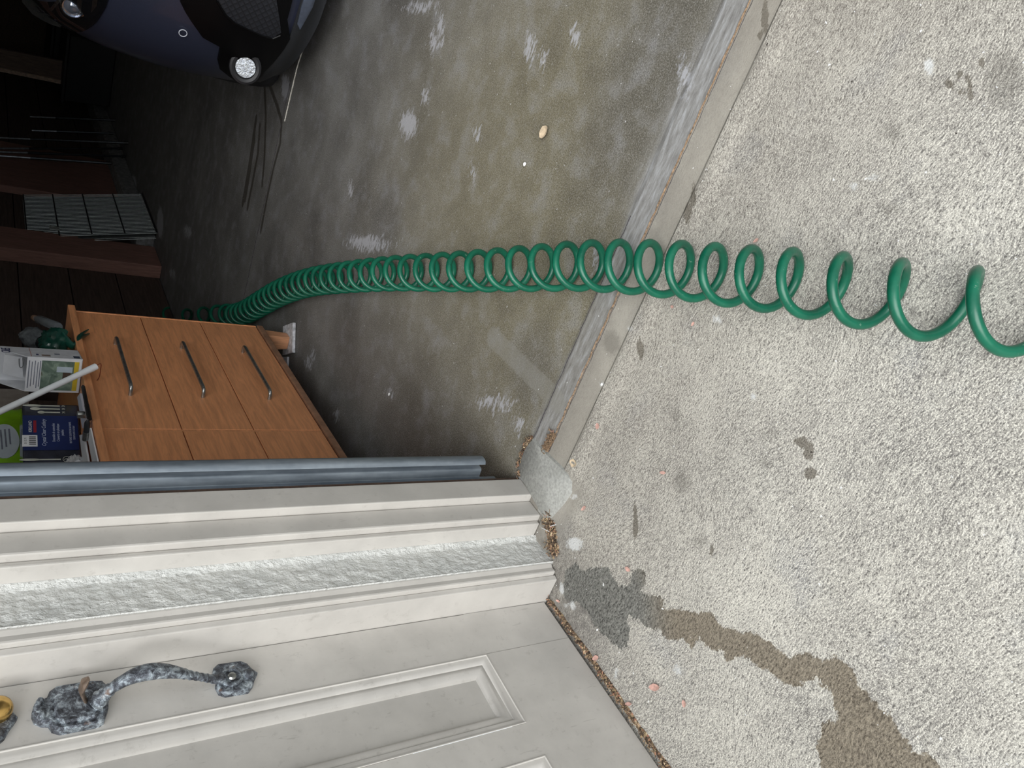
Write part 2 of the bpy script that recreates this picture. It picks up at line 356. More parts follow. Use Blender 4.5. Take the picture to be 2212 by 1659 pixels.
drive = floor_mesh('floor', xs, ys, M_drive, {
    'wet': lambda P: seg_sd(P, WETP), 'moss': lambda P: smooth(.24, .12, np.hypot(P[:, 0]+1.075, P[:, 1]-.85)),
    'dust': lambda P: np.clip(smooth(.62, .0, 1.12-P[:, 1])*.55+smooth(.0, .5, P[:, 0])*.4, 0, 1), 'faint': lambda P: blob(P, FAINT), 'spot': lambda P: blob(P, SPOTS), 'splat': lambda P: blob(P, SPL), 'grime': near_house, 'smooth': smooth_strip},
    lambda P: -.004*smooth(1.120, 1.123, P[:, 1])+.004*smooth(1.06, 1.1, P[:, 1]))
struct(drive, 'pale broom finished concrete driveway slab with a brown wet trail', 'driveway')
# thin dark joint lines are grooves filled with grit
def groove(name, pts, w, mat, label, cat='joint', z=.0012, wob=.0012, kind='structure'):
    m = MB(); L = []; Rr = []; rnd = random.Random(5); P = [np.array(p, float) for p in pts]; out = []
    for a, b in zip(P[:-1], P[1:]):
        n = max(2, int(np.linalg.norm(b-a)/.012)); out += [a+(b-a)*k/n for k in range(n)]
    out.append(P[-1])
    vs = []; 
    for i, p in enumerate(out):
        d = out[min(i+1, len(out)-1)]-out[max(i-1, 0)]; d = d/np.linalg.norm(d); nrm = np.array([-d[1], d[0]]); ww = w*(.6+.8*rnd.random()); j = rnd.uniform(-wob, wob)
        vs += [tuple(p+nrm*(ww/2+j))+(-.004,), tuple(p+nrm*j)+(z+.0006*rnd.random(),), tuple(p-nrm*(ww/2-j))+(-.004,)]
    fs = [(3*i+k, 3*i+k+1, 3*i+k+4, 3*i+k+3) for i in range(len(out)-1) for k in range(2)]
    o = m.add(vs, fs).build(name, mat); tag(o, label, cat, kind=kind); return o
groove('trim_1', [(-.70, 1.121), (.6, 1.121), (5, 1.121)], .0035, M_joint, 'thin dark joint between broomed slab and smooth strip', z=.0006)
groove('trim_2', [(-.90, 1.203), (.6, 1.1995), (5, 1.199)], .0055, M_rust, 'rusty grit line where driveway meets garage floor', z=.0022)
groove('trim_3', [(-.90, 1.196), (.6, 1.193), (5, 1.193)], .003, M_joint, 'dark crack beside the rusty grit line', z=.0008)

GS = [(1479,165,12,26),(880,268,17,26),(1143,100,9,22),(1172,127,7,10),(918,205,7,12),(615,188,8,26),(790,525,38,14),(842,852,4,5),(1119,917,8,14),(640,1250/8,0.1,.1),(1030,290,5,10),(1020,372,3,8),(755,410,4,12),(950,60,5,28),(935,90,6,20),(690,10,8,4),(905,15,20,8),(1240,75,6,14),(1285,566,7,16),(405,500,8,12),(368,590,4,7),(288,400,6,22),(300,560/1.3,3,14),(372,590,6,10),(345,480,7,34),(330,560,8,14),(665,785,5,10),(675,765,4,9),(1060,870,22,8),(1075,880,14,6),(726,900,4,10)]
OIL = [([(570,178),(573,250),(570,340),(565,400)],.014),([(580,180),(598,230),(607,262),(604,310),(590,360),(575,430),(562,500)],.013),([(552,255),(540,340),(530,400),(523,440)],.02),([(560,270),(556,330),(543,400),(533,450)],.016),([(548,300),(538,370),(528,430)],.02)]
def olive(P):
    px = G(1200, 480)[:2]; q = (P-px); return smooth(1.25, .2, np.hypot(q[:, 0]*1.0, q[:, 1]*.8))
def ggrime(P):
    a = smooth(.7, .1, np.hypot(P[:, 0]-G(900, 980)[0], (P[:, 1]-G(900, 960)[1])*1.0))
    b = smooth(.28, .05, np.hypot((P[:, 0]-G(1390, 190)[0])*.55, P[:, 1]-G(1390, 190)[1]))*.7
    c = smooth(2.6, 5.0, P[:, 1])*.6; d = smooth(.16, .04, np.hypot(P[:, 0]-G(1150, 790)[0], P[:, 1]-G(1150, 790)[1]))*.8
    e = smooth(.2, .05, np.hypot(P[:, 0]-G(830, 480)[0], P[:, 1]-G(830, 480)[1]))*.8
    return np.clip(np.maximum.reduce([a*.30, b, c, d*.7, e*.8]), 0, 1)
def lip(P):
    n = .012*np.sin(P[:, 0]*9)+.006*np.sin(P[:, 0]*31); return smooth(1.285, 1.262, P[:, 1]+n*.5)+.7*smooth(1.33, 1.27, P[:, 1]+n)*smooth(-.45, -.2, P[:, 0])*.6
gx = np.concatenate([np.linspace(-2.7, .9, 230), np.linspace(1, 5, 20)]); gy = np.concatenate([np.linspace(1.2005, 4.4, 210), np.linspace(4.5, 11, 60)])
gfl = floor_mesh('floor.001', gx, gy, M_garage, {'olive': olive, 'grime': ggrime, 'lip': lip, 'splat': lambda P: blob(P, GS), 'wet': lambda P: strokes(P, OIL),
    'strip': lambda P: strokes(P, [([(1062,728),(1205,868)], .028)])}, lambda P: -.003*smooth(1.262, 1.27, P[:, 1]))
struct(gfl, 'stained brown grey concrete garage floor', 'garage floor')
groove('trim_4', [(-2.6, 3.70), (-.5, 3.74), (4.5, 3.75)], .007, M_joint, 'expansion joint across the garage floor', z=-.0018, wob=.0006)
groove('trim_5', [(-.98, 1.268), (-.30, 1.266)], .0022, M_joint, 'hairline edge of the sloped lip inside the garage', z=.0005)
groove('trim_16', [G(668, 60)[:2]+np.array((.02, .0)), G(640, 150)[:2], G(614, 262)[:2]], .006, flat('lit_joint_strip', (190, 186, 176), .9, 0, .2, 90), 'pale strip painted as light on the garage floor joint', z=.0012, wob=.0008)  # light caught on the joint near the car, put in as pale colour
# low mortar kerb at the foot of the jamb
kp = [G(*p)[:2] for p in [(1128,1034),(1118,1010),(1136,965),(1152,944),(1168,960),(1192,985),(1232,1022),(1240,1040),(1238,1066),(1222,1090),(1196,1122),(1180,1128)]]
kb = MB(); kc = np.mean(kp, axis=0); kv = [(p[0], p[1], -.004) for p in kp]+[(*(kc+(p-kc)*.93), .007) for p in kp]+[(kc[0], kc[1], .010)]; n = len(kp)
kb.add(kv, [(i, (i+1) % n, n+(i+1) % n, n+i) for i in range(n)]+[(n+i, n+(i+1) % n, 2*n) for i in range(n)])
M_kerb = flat('grey_mortar', (160, 160, 155), .9, 0, .10, 160, .5, detail=6)
struct(kb.build('trim_6', M_kerb, smooth=True, split=60), 'low grey mortar pad at the foot of the garage jamb', 'kerb')

# ---------------------------------------------------------------- house front: stepped trim, stucco, garage shell
HT = 2.55
def prism_obj(name, poly, z0, z1, mat, label, cat='trim', bevel=.0025, kind='structure'):
    o = MB().prism(poly, z0, z1).build(name, mat, bevel=bevel); tag(o, label, cat, kind=kind); return o
prism_obj('trim_7', [(-1.35,1.1875),(-1.0261,1.1875),(-1.0261,1.2519),(-1.35,1.2519)], 0, HT, M_trim, 'innermost grey painted board of the garage jamb')
prism_obj('trim_8', [(-1.35,1.1304),(-1.046,1.1304),(-1.046,1.187),(-1.35,1.187)], 0, HT, M_trim, 'second stepped board of the garage jamb', bevel=.004)
prism_obj('trim_9', [(-1.35,1.1174),(-1.0617,1.1174),(-1.0617,1.13),(-1.35,1.13)], .006, HT, M_trim, 'narrow third board of the garage casing', bevel=.003)
prism_obj('trim_10', [(-1.35,1.0045),(-1.1148,1.0045),(-1.1148,1.018),(-1.1085,1.0298),(-1.35,1.0298)], .004, HT, M_trim, 'grooved bead board between stucco and door casing', bevel=.004)
prism_obj('trim_11', [(-1.35,.9911),(-1.1294,.9911),(-1.1262,1.0041),(-1.35,1.0041)], .002, HT, M_trim, 'door casing board with rust flecks', bevel=.002)
# stucco strip, lumpy relief
m = MB(); nzv = 420; nyv = 16
vs = []
for i in range(nzv+1):
    z = HT*i/nzv
    for j in range(nyv+1):
        t = j/nyv; y = 1.1172+(1.0295-1.1172)*t; x = -1.1065+.0030*mnoise.fractal(Vector((0, y*60, z*46)), .7, 2.1, 5)
        if j == 0: x = -1.1023+.004
        if j == 1: x = -1.100+.003*mnoise.noise(Vector((3, 0, z*20)))
        vs.append((x, y, z))
fs = [(i*(nyv+1)+j, i*(nyv+1)+j+1, (i+1)*(nyv+1)+j+1, (i+1)*(nyv+1)+j) for i in range(nzv) for j in range(nyv)]
b0 = len(vs); vs += [(-1.35, 1.1172, 0), (-1.35, 1.0295, 0), (-1.35, 1.1172, HT), (-1.35, 1.0295, HT)]
fs += [(b0, b0+2, nzv*(nyv+1), 0), (b0+1, nyv, nzv*(nyv+1)+nyv, b0+3), (b0, b0+1, b0+3, b0+2)]
struct(m.add(vs, fs).build('wall_front', M_stucco, smooth=True, split=60), 'rough light grey stucco strip between the two casings', 'wall')
M_wall = paint_mat('house_wall_paint', (200, 197, 190), .2, .7)
struct(MB().box((-1.40,-.12,0), (-1.2,-.02,2.1)).box((-1.40,-6,0), (-1.2,-.12,3)).box((-1.40,-.12,2.1), (-1.2,.9905,3)).build('wall_left', M_wall), 'house wall beside the entry door', 'wall')
struct(MB().box((-1.35,1.0,HT), (5.2,1.25,3.0)).box((4.2,1.0,0), (5.2,1.25,HT)).build('wall_front', M_wall), 'garage front wall above and beside the opening', 'wall')
struct(MB().box((-1.026,1.13,2.2), (4.2,1.25,HT)).build('trim_12', M_trim), 'header board over the garage opening', 'trim')
struct(MB().box((-2.8,1.2525,-.01), (-1.03,1.262,2.55)).build('wall_inner', M_dark_wood), 'inner face of the garage front wall', 'wall')
# entry door with raised-and-sunk panels
door = thing('door_1', 'pale grey painted panelled entry door with old pewter handle', 'door', (-1.2, .54, 0)); struct(door)
DX = -1.2; dm = MB()
cols = [(.874, .698), (.624, .452), (.372, .20)]; z0, z1 = .245, 1.88
ye = [.9895]+[c for p in cols for c in p]+[.08]
dm.box((-1.245, .08, .012), (DX, .9895, z0)); dm.box((-1.245, .08, z1), (DX, .9895, 2.05))
for k in range(0, 8, 2): dm.box((-1.245, ye[k+1], z0), (DX, ye[k], z1))
dm.build('door_slab', M_door, door, bevel=.0008, seg=1)
prof = [(0, .0), (.0006, .0012), (.0022, .0012), (.0032, -.0012), (.009, -.0022), (.0165, -.0060), (.0180, -.0095), (.0195, -.0085), (.027, -.0105), (.034, -.0150), (.040, -.0200), (.0415, -.0235)]
for (ya, yb) in cols:
    fm = MB(); vs = []; 
    for (ins, h) in prof:
        vs += [(DX+h, ya-ins, z0+ins), (DX+h, yb+ins, z0+ins), (DX+h, yb+ins, z1-ins), (DX+h, ya-ins, z1-ins)]
    fm.add(vs, [(4*i+k, 4*i+(k+1) % 4, 4*i+4+(k+1) % 4, 4*i+4+k) for i in range(len(prof)-1) for k in range(4)])
    fm.build('panel_moulding', M_door, door, smooth=True, split=50)
    MB().box((-1.238, yb+.03, z0+.03), (DX-.0228, ya-.03, z1-.03)).build('door_panel', M_door, door)
# joint where the stile meets the bottom rail
sm = MB(); sm.box((DX-.0005, .8745, .012), (DX+.0002, .8755, z0)); sm.build('rail_joint', flat('joint_shadow_line', (150, 146, 140), .7), door)
# handle set
def polyplate(pts, x0, x1, M=None):     # pts as (y, z) outline
    m = MB(); n = len(pts); cyz = np.mean(pts, axis=0); ins = .004
    o2 = [tuple(np.array(p)+(cyz-np.array(p))/np.linalg.norm(cyz-np.array(p))*ins) for p in pts]
    vs = [(x0, *p) for p in pts]+[(x1-.003, *p) for p in pts]+[(x1, *p) for p in o2]
    return m.add(vs, [tuple(range(2*n, 3*n))]+[(k*n+i, k*n+(i+1) % n, (k+1)*n+(i+1) % n, (k+1)*n+i) for k in range(2) for i in range(n)])
hs = bpy.data.objects.new('door_handle', None); COL.objects.link(hs); hs.parent = door; hs.location = (0.0, .38, .98); hs['label'] = 'weathered pewter grip handle with thumb latch'
plate = [(.962,.980),(.966,1.00),(.966,1.045),(.958,1.056),(.947,1.060),(.944,1.070),(.935,1.079),(.922,1.082),(.909,1.079),(.901,1.070),(.898,1.060),(.887,1.056),(.880,1.045),(.880,.992),(.884,.984),(.905,.976),(.938,.972),(.952,.974)]
pm = polyplate(plate, DX, DX+.014)
ip = [(.955,.986),(.958,1.042),(.940,1.052),(.905,1.052),(.889,1.042),(.889,.996),(.905,.986),(.940,.982)]
pm2 = polyplate(ip, DX+.012, DX+.019); pm.add(pm2.v, pm2.f)
for k in range(5):
    a = k*.5-1.0; pm.lathe([(.0, .012), (.004, .011), (.006, .006), (.006, 0)], frame((DX+.012, .923+.016*math.sin(a), 1.066+.008*math.cos(a)), (0, 1, 0), (0, 0, 1)), 10)
pm.build('latch_plate', M_pewter, hs, smooth=True, split=30)
# thumb latch: a flattened tongue reaching out of the plate
tl = MB(); tp = [(DX+.018, .9225, 1.008), (DX+.030, .9235, 1.013), (DX+.044, .925, 1.016), (DX+.056, .927, 1.013), (DX+.063, .928, 1.008)]
tl.tube(tp, [.007, .007, .011, .0125, .006], 12, flat=.45); tl.build('thumb_latch', flat('worn_bronze', (134, 116, 102), .35, .6, .2, 60), hs, smooth=True)
gp = [(DX+.014,.918,.992),(DX+.026,.920,.984),(DX+.040,.921,.972),(DX+.052,.922,.956),(DX+.060,.923,.937),(DX+.062,.923,.915),(DX+.057,.922,.890),(DX+.048,.921,.868),(DX+.038,.920,.848),(DX+.029,.920,.830),(DX+.020,.920,.812),(DX+.012,.921,.792)]
gr = [.019,.014,.0105,.0115,.0145,.0155,.0135,.0105,.0085,.0078,.0085,.011]
def catmull(P, n):
    P = [Vector(p) for p in P]; out = []
    for i in range(len(P)-1):
        a = P[max(i-1, 0)]; b = P[i]; c = P[i+1]; d = P[min(i+2, len(P)-1)]
        for k in range(n):
            t = k/n; out.append(.5*((2*b)+(c-a)*t+(2*a-5*b+4*c-d)*t*t+(3*b-a-3*c+d)*t**3))
    return out+[P[-1]]
def interp(r, n): return [r[i]+(r[i+1]-r[i])*k/n for i in range(len(r)-1) for k in range(n)]+[r[-1]]
gi = interp(gr, 6); gc = catmull(gp, 6)
gi = [r*(1+.10*math.sin(i*1.9)*(1 if (i < 14 or i > 42) else 0)) for i, r in enumerate(gi)]
grip = MB(); grip.tube(gc, gi, 16, flat=.8); grip.build('grip', M_pewter, hs, smooth=True, split=60)
ro = [(.957,.752),(.958,.792),(.950,.802),(.935,.805),(.925,.801),(.915,.805),(.898,.802),(.891,.792),(.890,.752),(.900,.742),(.913,.736),(.924,.728),(.935,.736),(.949,.742)]
rm = polyplate(ro, DX, DX+.012)
rm.lathe([(.020, 0), (.020, .003), (.016, .0045), (.014, .002), (.006, .002)], frame((DX+.011, .922, .776), (0, 1, 0), (0, 0, 1)), 24)
rm.lathe([(.010, 0), (.010, .003), (.006, .006), (0, .007)], frame((DX+.011, .923, .747), (0, 1, 0), (0, 0, 1)), 16)
rm.build('lower_rosette', M_pewter, hs, smooth=True, split=30)
sc_ = MB().lathe([(.007, 0), (.008, .003), (.006, .006), (0, .0075)], frame((DX+.0125, .922, .776), (0, 1, 0), (0, 0, 1)), 16)
sc_.build('screw', M_chrome, hs, smooth=True)
db = bpy.data.objects.new('deadbolt', None); COL.objects.link(db); db.parent = door; db.location = (0.0, .38, 1.13); db['label'] = 'brass deadbolt cylinder above the handle'
do = [(.962,1.11),(.966,1.13),(.966,1.19),(.880,1.19),(.880,1.13),(.890,1.118),(.903,1.112),(.914,1.105),(.923,1.100),(.932,1.105),(.943,1.112)]
polyplate(do, DX, DX+.010).build('backplate', M_pewter, db, smooth=True, split=30)
MB().lathe([(.022, 0), (.0225, .008), (.0205, .014), (.016, .018), (.008, .0200), (.0001, .0205)], frame((DX+.010, .936, 1.128), (0, 1, 0), (0, 0, 1)), 32).build('cylinder', M_brass, db, smooth=True, split=40)
# sweepings packed along the foot of the door
def litter(name, label, path, w, n, seed, mats, kind='stuff'):
    rnd = random.Random(seed); m = MB(); P = [np.array(p, float) for p in path]; L = [np.linalg.norm(b-a) for a, b in zip(P[:-1], P[1:])]
    N = 60; vs = []
    for i in range(N+1):
        s_ = sum(L)*i/N; k = 0
        while k < len(L)-1 and s_ > L[k]: s_ -= L[k]; k += 1
        d = (P[k+1]-P[k])/L[k]; c = P[k]+d*s_; nn = np.array([-d[1], d[0]]); ww = w*(.7+.6*rnd.random())*(.25 if i in (0, N) else 1)
        for j, (o_, h) in enumerate(((-1, -.003), (-.45, .005), (.35, .006), (1, -.003))):
            q = c+nn*o_*ww/2; vs.append((q[0], q[1], h*(.7+.7*rnd.random()) if h > 0 else h))
    m.add(vs, [(4*i+j, 4*i+j+1, 4*i+j+5, 4*i+j+4) for i in range(N) for j in range(3)])
    for q in range(n):
        i = rnd.randrange(N); b = Vector(vs[4*i+1]).lerp(Vector(vs[4*i+2]), rnd.random())+Vector((rnd.uniform(-w, w)*.35, rnd.uniform(-w, w)*.35, .002))
        a = rnd.uniform(0, PI); l = rnd.uniform(.003, .010); d = Vector((math.cos(a), math.sin(a), rnd.uniform(-.2, .4)))*l
        if rnd.random() < .5: m.tube([b-d, b+d], rnd.uniform(.0004, .0009), 4)
        else:
            e = Vector((-d.y, d.x, .001)).normalized()*rnd.uniform(.001, .003); m.add([b-d, b+e, b+d, b-e, b+Vector((0, 0, .001))], [(0, 1, 4), (1, 2, 4), (2, 3, 4), (3, 0, 4)])
    o = m.build(name, mats); tag(o, label, 'leaf litter', kind=kind); return o
def lit_mat():
    t = NT('leaf_litter_mix'); v = t.coord(); vo = t.n('ShaderNodeTexVoronoi'); vo.inputs['Scale'].default_value = 240; t.l(v, vo.inputs['Vector'])
    s_ = t.n('ShaderNodeSeparateColor'); t.l(vo.outputs['Color'], s_.inputs[0])
    col = t.ramp(s_.outputs[0], [(0, lin((58, 46, 38))), (.3, lin((92, 76, 62))), (.55, lin((124, 104, 84))), (.78, lin((168, 146, 112))), (.92, lin((170, 118, 98))), (1, lin((232, 214, 176)))])
    return t.out(col, .9, t.bump(t.noise(v, 300, 3), .8, .002))
M_lit = lit_mat()
litter('leaf_litter', 'brown debris line packed against the foot of the entry door', [(-1.191, .985), (-1.189, .8), (-1.19, .6), (-1.188, .3), (-1.19, .1)], .015, 380, 3, M_lit)
litter('leaf_litter', 'clump of dry leaf litter at the foot of the stucco strip', [G(1186,1118)[:2], G(1192,1138)[:2], G(1195,1160)[:2], G(1194,1180)[:2], G(1203,1196)[:2]], .040, 220, 8, M_lit)
litter('leaf_litter', 'rust brown dirt gathered at the end of the grit line', [G(1198,935)[:2], G(1188,955)[:2], G(1178,970)[:2]], .026, 90, 9, M_rust)
litter('leaf_litter', 'dirt gathered against the inner edge of the mortar pad', [G(1150,944)[:2], G(1136,962)[:2], G(1124,1004)[:2], G(1124,1028)[:2]], .016, 90, 11, M_lit)

# ---------------------------------------------------------------- galvanised door track standing inside the jamb
tk = thing('door_track', 'grey galvanised vertical track of the overhead garage door', 'track', (-1.02, 1.30, .09))
def channel(pts, th, z0, z1, top=None):
    m = MB(); n = len(pts); P = [Vector((p[0], p[1], 0)) for p in pts]; o = []
    for i in range(n):
        d = (P[min(i+1, n-1)]-P[max(i-1, 0)]).normalized(); o.append(P[i]+Vector((-d.y, d.x, 0))*th)
    ring = P+o[::-1]; return m.prism([(p.x, p.y) for p in ring], z0, z1)
cs = [(-1.052,1.262),(-1.052,1.296),(-1.047,1.301),(-1.030,1.302),(-1.026,1.306),(-1.026,1.318),(-1.020,1.326),(-1.012,1.329),(-1.003,1.326),(-.999,1.318),(-.999,1.306),(-1.002,1.300),(-1.008,1.297)]
cs = [(x-.004, y) for x, y in cs]
channel(cs, .0018, .092, 2.1).build('rail', M_galv, tk, smooth=True, split=50)
MB().box((-1.0615, 1.262, .045), (-1.053, 1.30, 2.1)).build('wall_angle', M_galv, tk, bevel=.001)
for z in (.28, .9, 1.5): MB().lathe([(.006, 0), (.006, .003), (.003, .005), (0, .005)], frame((-1.0545, 1.28, z), (0, 1, 0), (0, 0, 1)), 10).build('bolt', M_chrome, tk)

# ---------------------------------------------------------------- garage shell
M_gw = wood_mat('dark_garage_boards', (84, 68, 60), .8, (14, 1.0, 14), .35, 0)
wl = MB()
for k in range(9):
    wl.box((-2.66, 1.262, .005+.298*k), (-2.6, 11, .298*(k+1)-.003))
wl.box((-2.72, 1.262, 0), (-2.655, 11, 2.7))
struct(wl.build('wall_side', M_gw), 'dark horizontal board side wall of the garage', 'wall')
struct(MB().box((-2.72, 11, 0), (5.3, 11.1, 2.7)).build('wall_back', M_gw), 'back wall of the garage', 'wall')
M_lw = flat('pale_garage_plaster', (196, 192, 184), .9)
struct(MB().box((4.6, 1.25, 0), (4.7, 11, 2.7)).build('wall_right', M_lw), 'right wall of the garage', 'wall')
struct(MB().box((-2.72, 1.25, 2.55), (5.3, 11.1, 2.7)).build('ceiling', M_lw), 'pale garage ceiling', 'ceiling')
struct(MB().box((-2.6, 6.06, -.002), (-2.43, 10.9, .125)).build('trim_13', flat('kerb_concrete', (120, 120, 120), .9, 0, .2, 30, .6), bevel=.008), 'grey concrete kerb at the foot of the garage side wall', 'kerb')
struct(MB().box((-2.6, 6.95, .127), (-2.54, 8.05, 2.5)).build('trim_14', M_red_wood, bevel=.003), 'brown boarding standing on the kerb', 'trim')
struct(MB().box((-2.599, 5.66, 0), (-2.50, 6.02, 2.5)).build('trim_15', M_red_wood, bevel=.004), 'wide red brown upright board on the side wall', 'trim')

# ---------------------------------------------------------------- green coiled hose
APX = [(2118,580),(1957,563),(1826,549),(1717,539),(1628,533),(1549,528),(1477,523),(1408,521),(1343,520),(1283,521),(1229,524),(1175,529),(1126,533),(1079,538),(1037,541),(997,544),(960,547),(924,549),(890,551),(858,553),(830,556),(803,559),(779,562),(757,565),(736,568),(717,571),(699,574),(683,577),(668,581),(654,585),(640,590),(627,595),(614,601),(602,607),(591,613),(580,620),(569,627),(559,633),(549,640),(539,646),(529,651),(519,655),(508,657),(492,657),(472,659),(442,663),(406,667),(364,669)]
RC = .0510; RT = .0086; RZ = .0510
ap_t = [np.array(G(x, y+2, RZ)[:2])-np.array((.05, 0)) for x, y in APX]
ap_t = [ap_t[0]*2-ap_t[1]-(ap_t[1]-ap_t[2])*.0, ] + ap_t
def hose_pts(ax, per=30):
    n = len(ax); out = []; ph = []
    A = catmull([Vector((p[0], p[1], RZ+RT*0)) for p in ax], per)
    for i, c in enumerate(A):
        t = (A[min(i+3, len(A)-1)]-A[max(i-3, 0)]).normalized()      # from the camera end inward
        tt = -t; side = Vector((-tt.y, tt.x, 0))
        if side.x < 0: side = -side
        f = -2*PI*i/per                                                # winding decreases going away from the camera
        out.append(c+side*(math.cos(f)*RC)+Vector((0, 0, 1))*(math.sin(f)*RC)); ph.append(f)
    return out
per = 30
ax = [a.copy() for a in ap_t]
for it in range(6):
    pts = hose_pts(ax, per)
    for k in range(1, len(ax)):
        w = pts[max(0, k*per-per//3):k*per+per//3]
        pr = [proj(p) for p in w]; j = min(range(len(pr)), key=lambda q: pr[q][1]); x, y = pr[j]
        tx, ty = APX[k-1]; tgt = G(tx, ty+8*1.3/max(1.0, w[j].y+1.0), w[j].z)[:2]
        d = tgt-np.array(w[j][:2]); ax[k] = ax[k]+d*(.8 if k > 1 else .8)
    sm_ = [a.copy() for a in ax]
    for k in range(14, len(ax)-6): ax[k] = (sm_[k-1]+2*sm_[k]+sm_[k+1])/4
    ax[0] = ax[1]+(ax[1]-ax[2])*1.15
ax = [np.array((max(a[0], -2.535), a[1])) for a in ax]
for _ in range(3): ax.insert(0, ax[0]+(ax[0]-ax[1])*1.05)
hm = MB(); HP = hose_pts(ax, per)
hz = RC+RT-RZ
HP = [p+Vector((0, 0, hz)) for p in HP]
hm.tube(HP, RT, 10)
tag(hm.build('coiled_hose', M_hose, smooth=True, split=80), 'dark green spiral coiled garden hose stretched from driveway into garage', 'hose')

# ---------------------------------------------------------------- dresser (its near end swings out a little from the wall)
dr = thing('dresser', 'orange brown laminate chest of drawers with bar handles', 'dresser', (-1.55, 3.0, 0))
y0d, y1d = 1.36, 2.998; xb = -2.02; xf = -1.55
MB().box((xb, y0d, .135), (xf-.02, y1d, .843)).build('carcass', M_dressv, dr, bevel=.002)
MB().box((xb-.01, y0d-.01, .843), (xf+.022, y1d+.004, .867)).build('top_panel', M_dress, dr, bevel=.003)
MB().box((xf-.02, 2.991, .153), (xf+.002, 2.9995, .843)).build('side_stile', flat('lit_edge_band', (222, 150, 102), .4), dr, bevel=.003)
MB().box((xf-.03, y0d, .126), (xf+.006, y1d-.003, .150)).build('bottom_rail', M_edge, dr, bevel=.002)
MB().box((xf-.022, 2.102, .153), (xf-.002, 2.113, .843)).build('centre_divider', M_dress, dr)
zr = [.153, .388, .614, .842]
def drawer(ya, yb, za, zb, handle=True):
    d = bpy.data.objects.new('drawer', None); COL.objects.link(d); d.parent = dr; d.location = Vector((xf, (ya+yb)/2, (za+zb)/2))-dr.location
    MB().box((xf-.018, ya, za+.0015), (xf, yb, zb-.0015)).build('drawer_front', M_dress, d, bevel=.0015)
    if handle:
        zc = za+(zb-za)*.53
        h = MB(); a, b = 2.330, 2.718
        pp = [(xf-.001, b, zc), (xf+.018, b, zc), (xf+.027, b-.006, zc), (xf+.030, b-.018, zc)]+[(xf+.030, b-.018+(a+.018-b+.018)*k/6, zc) for k in range(1, 6)]+[(xf+.030, a+.018, zc), (xf+.027, a+.006, zc), (xf+.018, a, zc), (xf-.001, a, zc)]
        h.tube(pp, .0066, 12); h.build('handle', M_chrome, d, smooth=True)
    return d
for k in range(3):
    drawer(2.1135, 2.990, zr[k], zr[k+1]); drawer(1.37, 2.1005, zr[k], zr[k+1], False)
for (x, y) in ((xf-.012, 2.965), (xf-.012, 1.42), (xb+.05, 2.965), (xb+.05, 1.42)):
    lm = MB(); s_ = .028; e_ = .024; top = .135; bt = .0145 if (y > 2 and x > -1.7) else .001
    lm.add([(x-2.6*s_, y-s_*1.2, top), (x, y-s_*1.2, top), (x, y+s_*1.2, top), (x-2.6*s_, y+s_*1.2, top), (x-2.6*e_, y-e_, bt), (x-.004, y-e_, bt), (x-.004, y+e_, bt), (x-2.6*e_, y+e_, bt)],
           [(0,1,2,3),(7,6,5,4),(0,4,5,1),(1,5,6,2),(2,6,7,3),(3,7,4,0)]); lm.build('leg', M_dressv, dr, bevel=.003)
dr.rotation_euler = (0, 0, math.radians(4.5))
# thin white tiles under and beside the far front leg
def tile(label, pts, h):
    P = [G(*p, 0)[:2] for p in pts]; q = P[1]-P[0]; nrm = np.array([-q[1], q[0]]); nrm = nrm/np.linalg.norm(nrm)*.125; nrm = nrm if nrm[1] > 0 else -nrm
    poly = [P[0], P[1], P[1]+nrm, P[0]+nrm]; poly = poly if np.cross(poly[1]-poly[0], poly[2]-poly[1]) > 0 else poly[::-1]
    o = MB().prism(poly, 0, h).build('floor_tile', M_stone, bevel=.0015); tag(o, label, 'tile')
tile('thin whitish tile under the far front leg of the dresser', [(639, 697), (638, 762)], .0135)
tile('second thin whitish tile half hidden beneath the dresser', [(625, 771), (623, 810)], .010)

# ---------------------------------------------------------------- things on the dresser
def TOP(y): return .8682
def g2(x, y): return G(x, y, .8682)
# white bulb carton
b0 = Vector(g2(180, 777)); b1 = Vector(g2(171, 849)); c0 = Vector(g2(168, 756))
ct = thing('light_bulb_carton', 'white open cardboard carton with a green picture panel and yellow band', 'carton', b0)
U = (b1-b0).normalized(); w_ = (b1-b0).length; side = (c0-b0); side.z = 0; sw = .145; side.normalize(); Uu = Vector((U.x, U.y, 0)).normalized()
zb = TOP(b0.y)+.001; fh = .152; bh = .245
def vbox(m, a, b, z0, z1, th):      # upright card wall between two plan points
    d = (b-a); d.z = 0; d.normalize(); n_ = Vector((-d.y, d.x, 0))*th
    m.prism([(a.x, a.y), (b.x, b.y), ((b+n_).x, (b+n_).y), ((a+n_).x, (a+n_).y)], z0, z1)
A = Vector((b0.x, b0.y, 0)); B = A+Uu*w_; D = A+side*sw; E_ = B+side*sw
cm = MB(); vbox(cm, A, B, zb, zb+fh, -.002); cm.build('front_wall', M_white, ct)
sm2 = MB(); d_ = side; n_ = Vector((-d_.y, d_.x, 0)); n_ = n_ if n_.dot(Uu) > 0 else -n_
q = [A, A+side*sw]
def sheet(m, p0, p1, zs0, zs1, off, th=.002):
    # quad wall with sloping top, thickness towards 'off'
    o = off*th; vs = [(p0.x, p0.y, zb), (p1.x, p1.y, zb), (p1.x, p1.y, zs1), (p0.x, p0.y, zs0)]; vs += [(v[0]+o.x, v[1]+o.y, v[2]) for v in vs]
    m.add(vs, [(0,1,2,3),(7,6,5,4),(0,4,5,1),(1,5,6,2),(2,6,7,3),(3,7,4,0)])
sheet(sm2, A, D, zb+fh, zb+bh, n_); sheet(sm2, D, D+n_*.002, zb+bh, zb+bh, n_, .001)
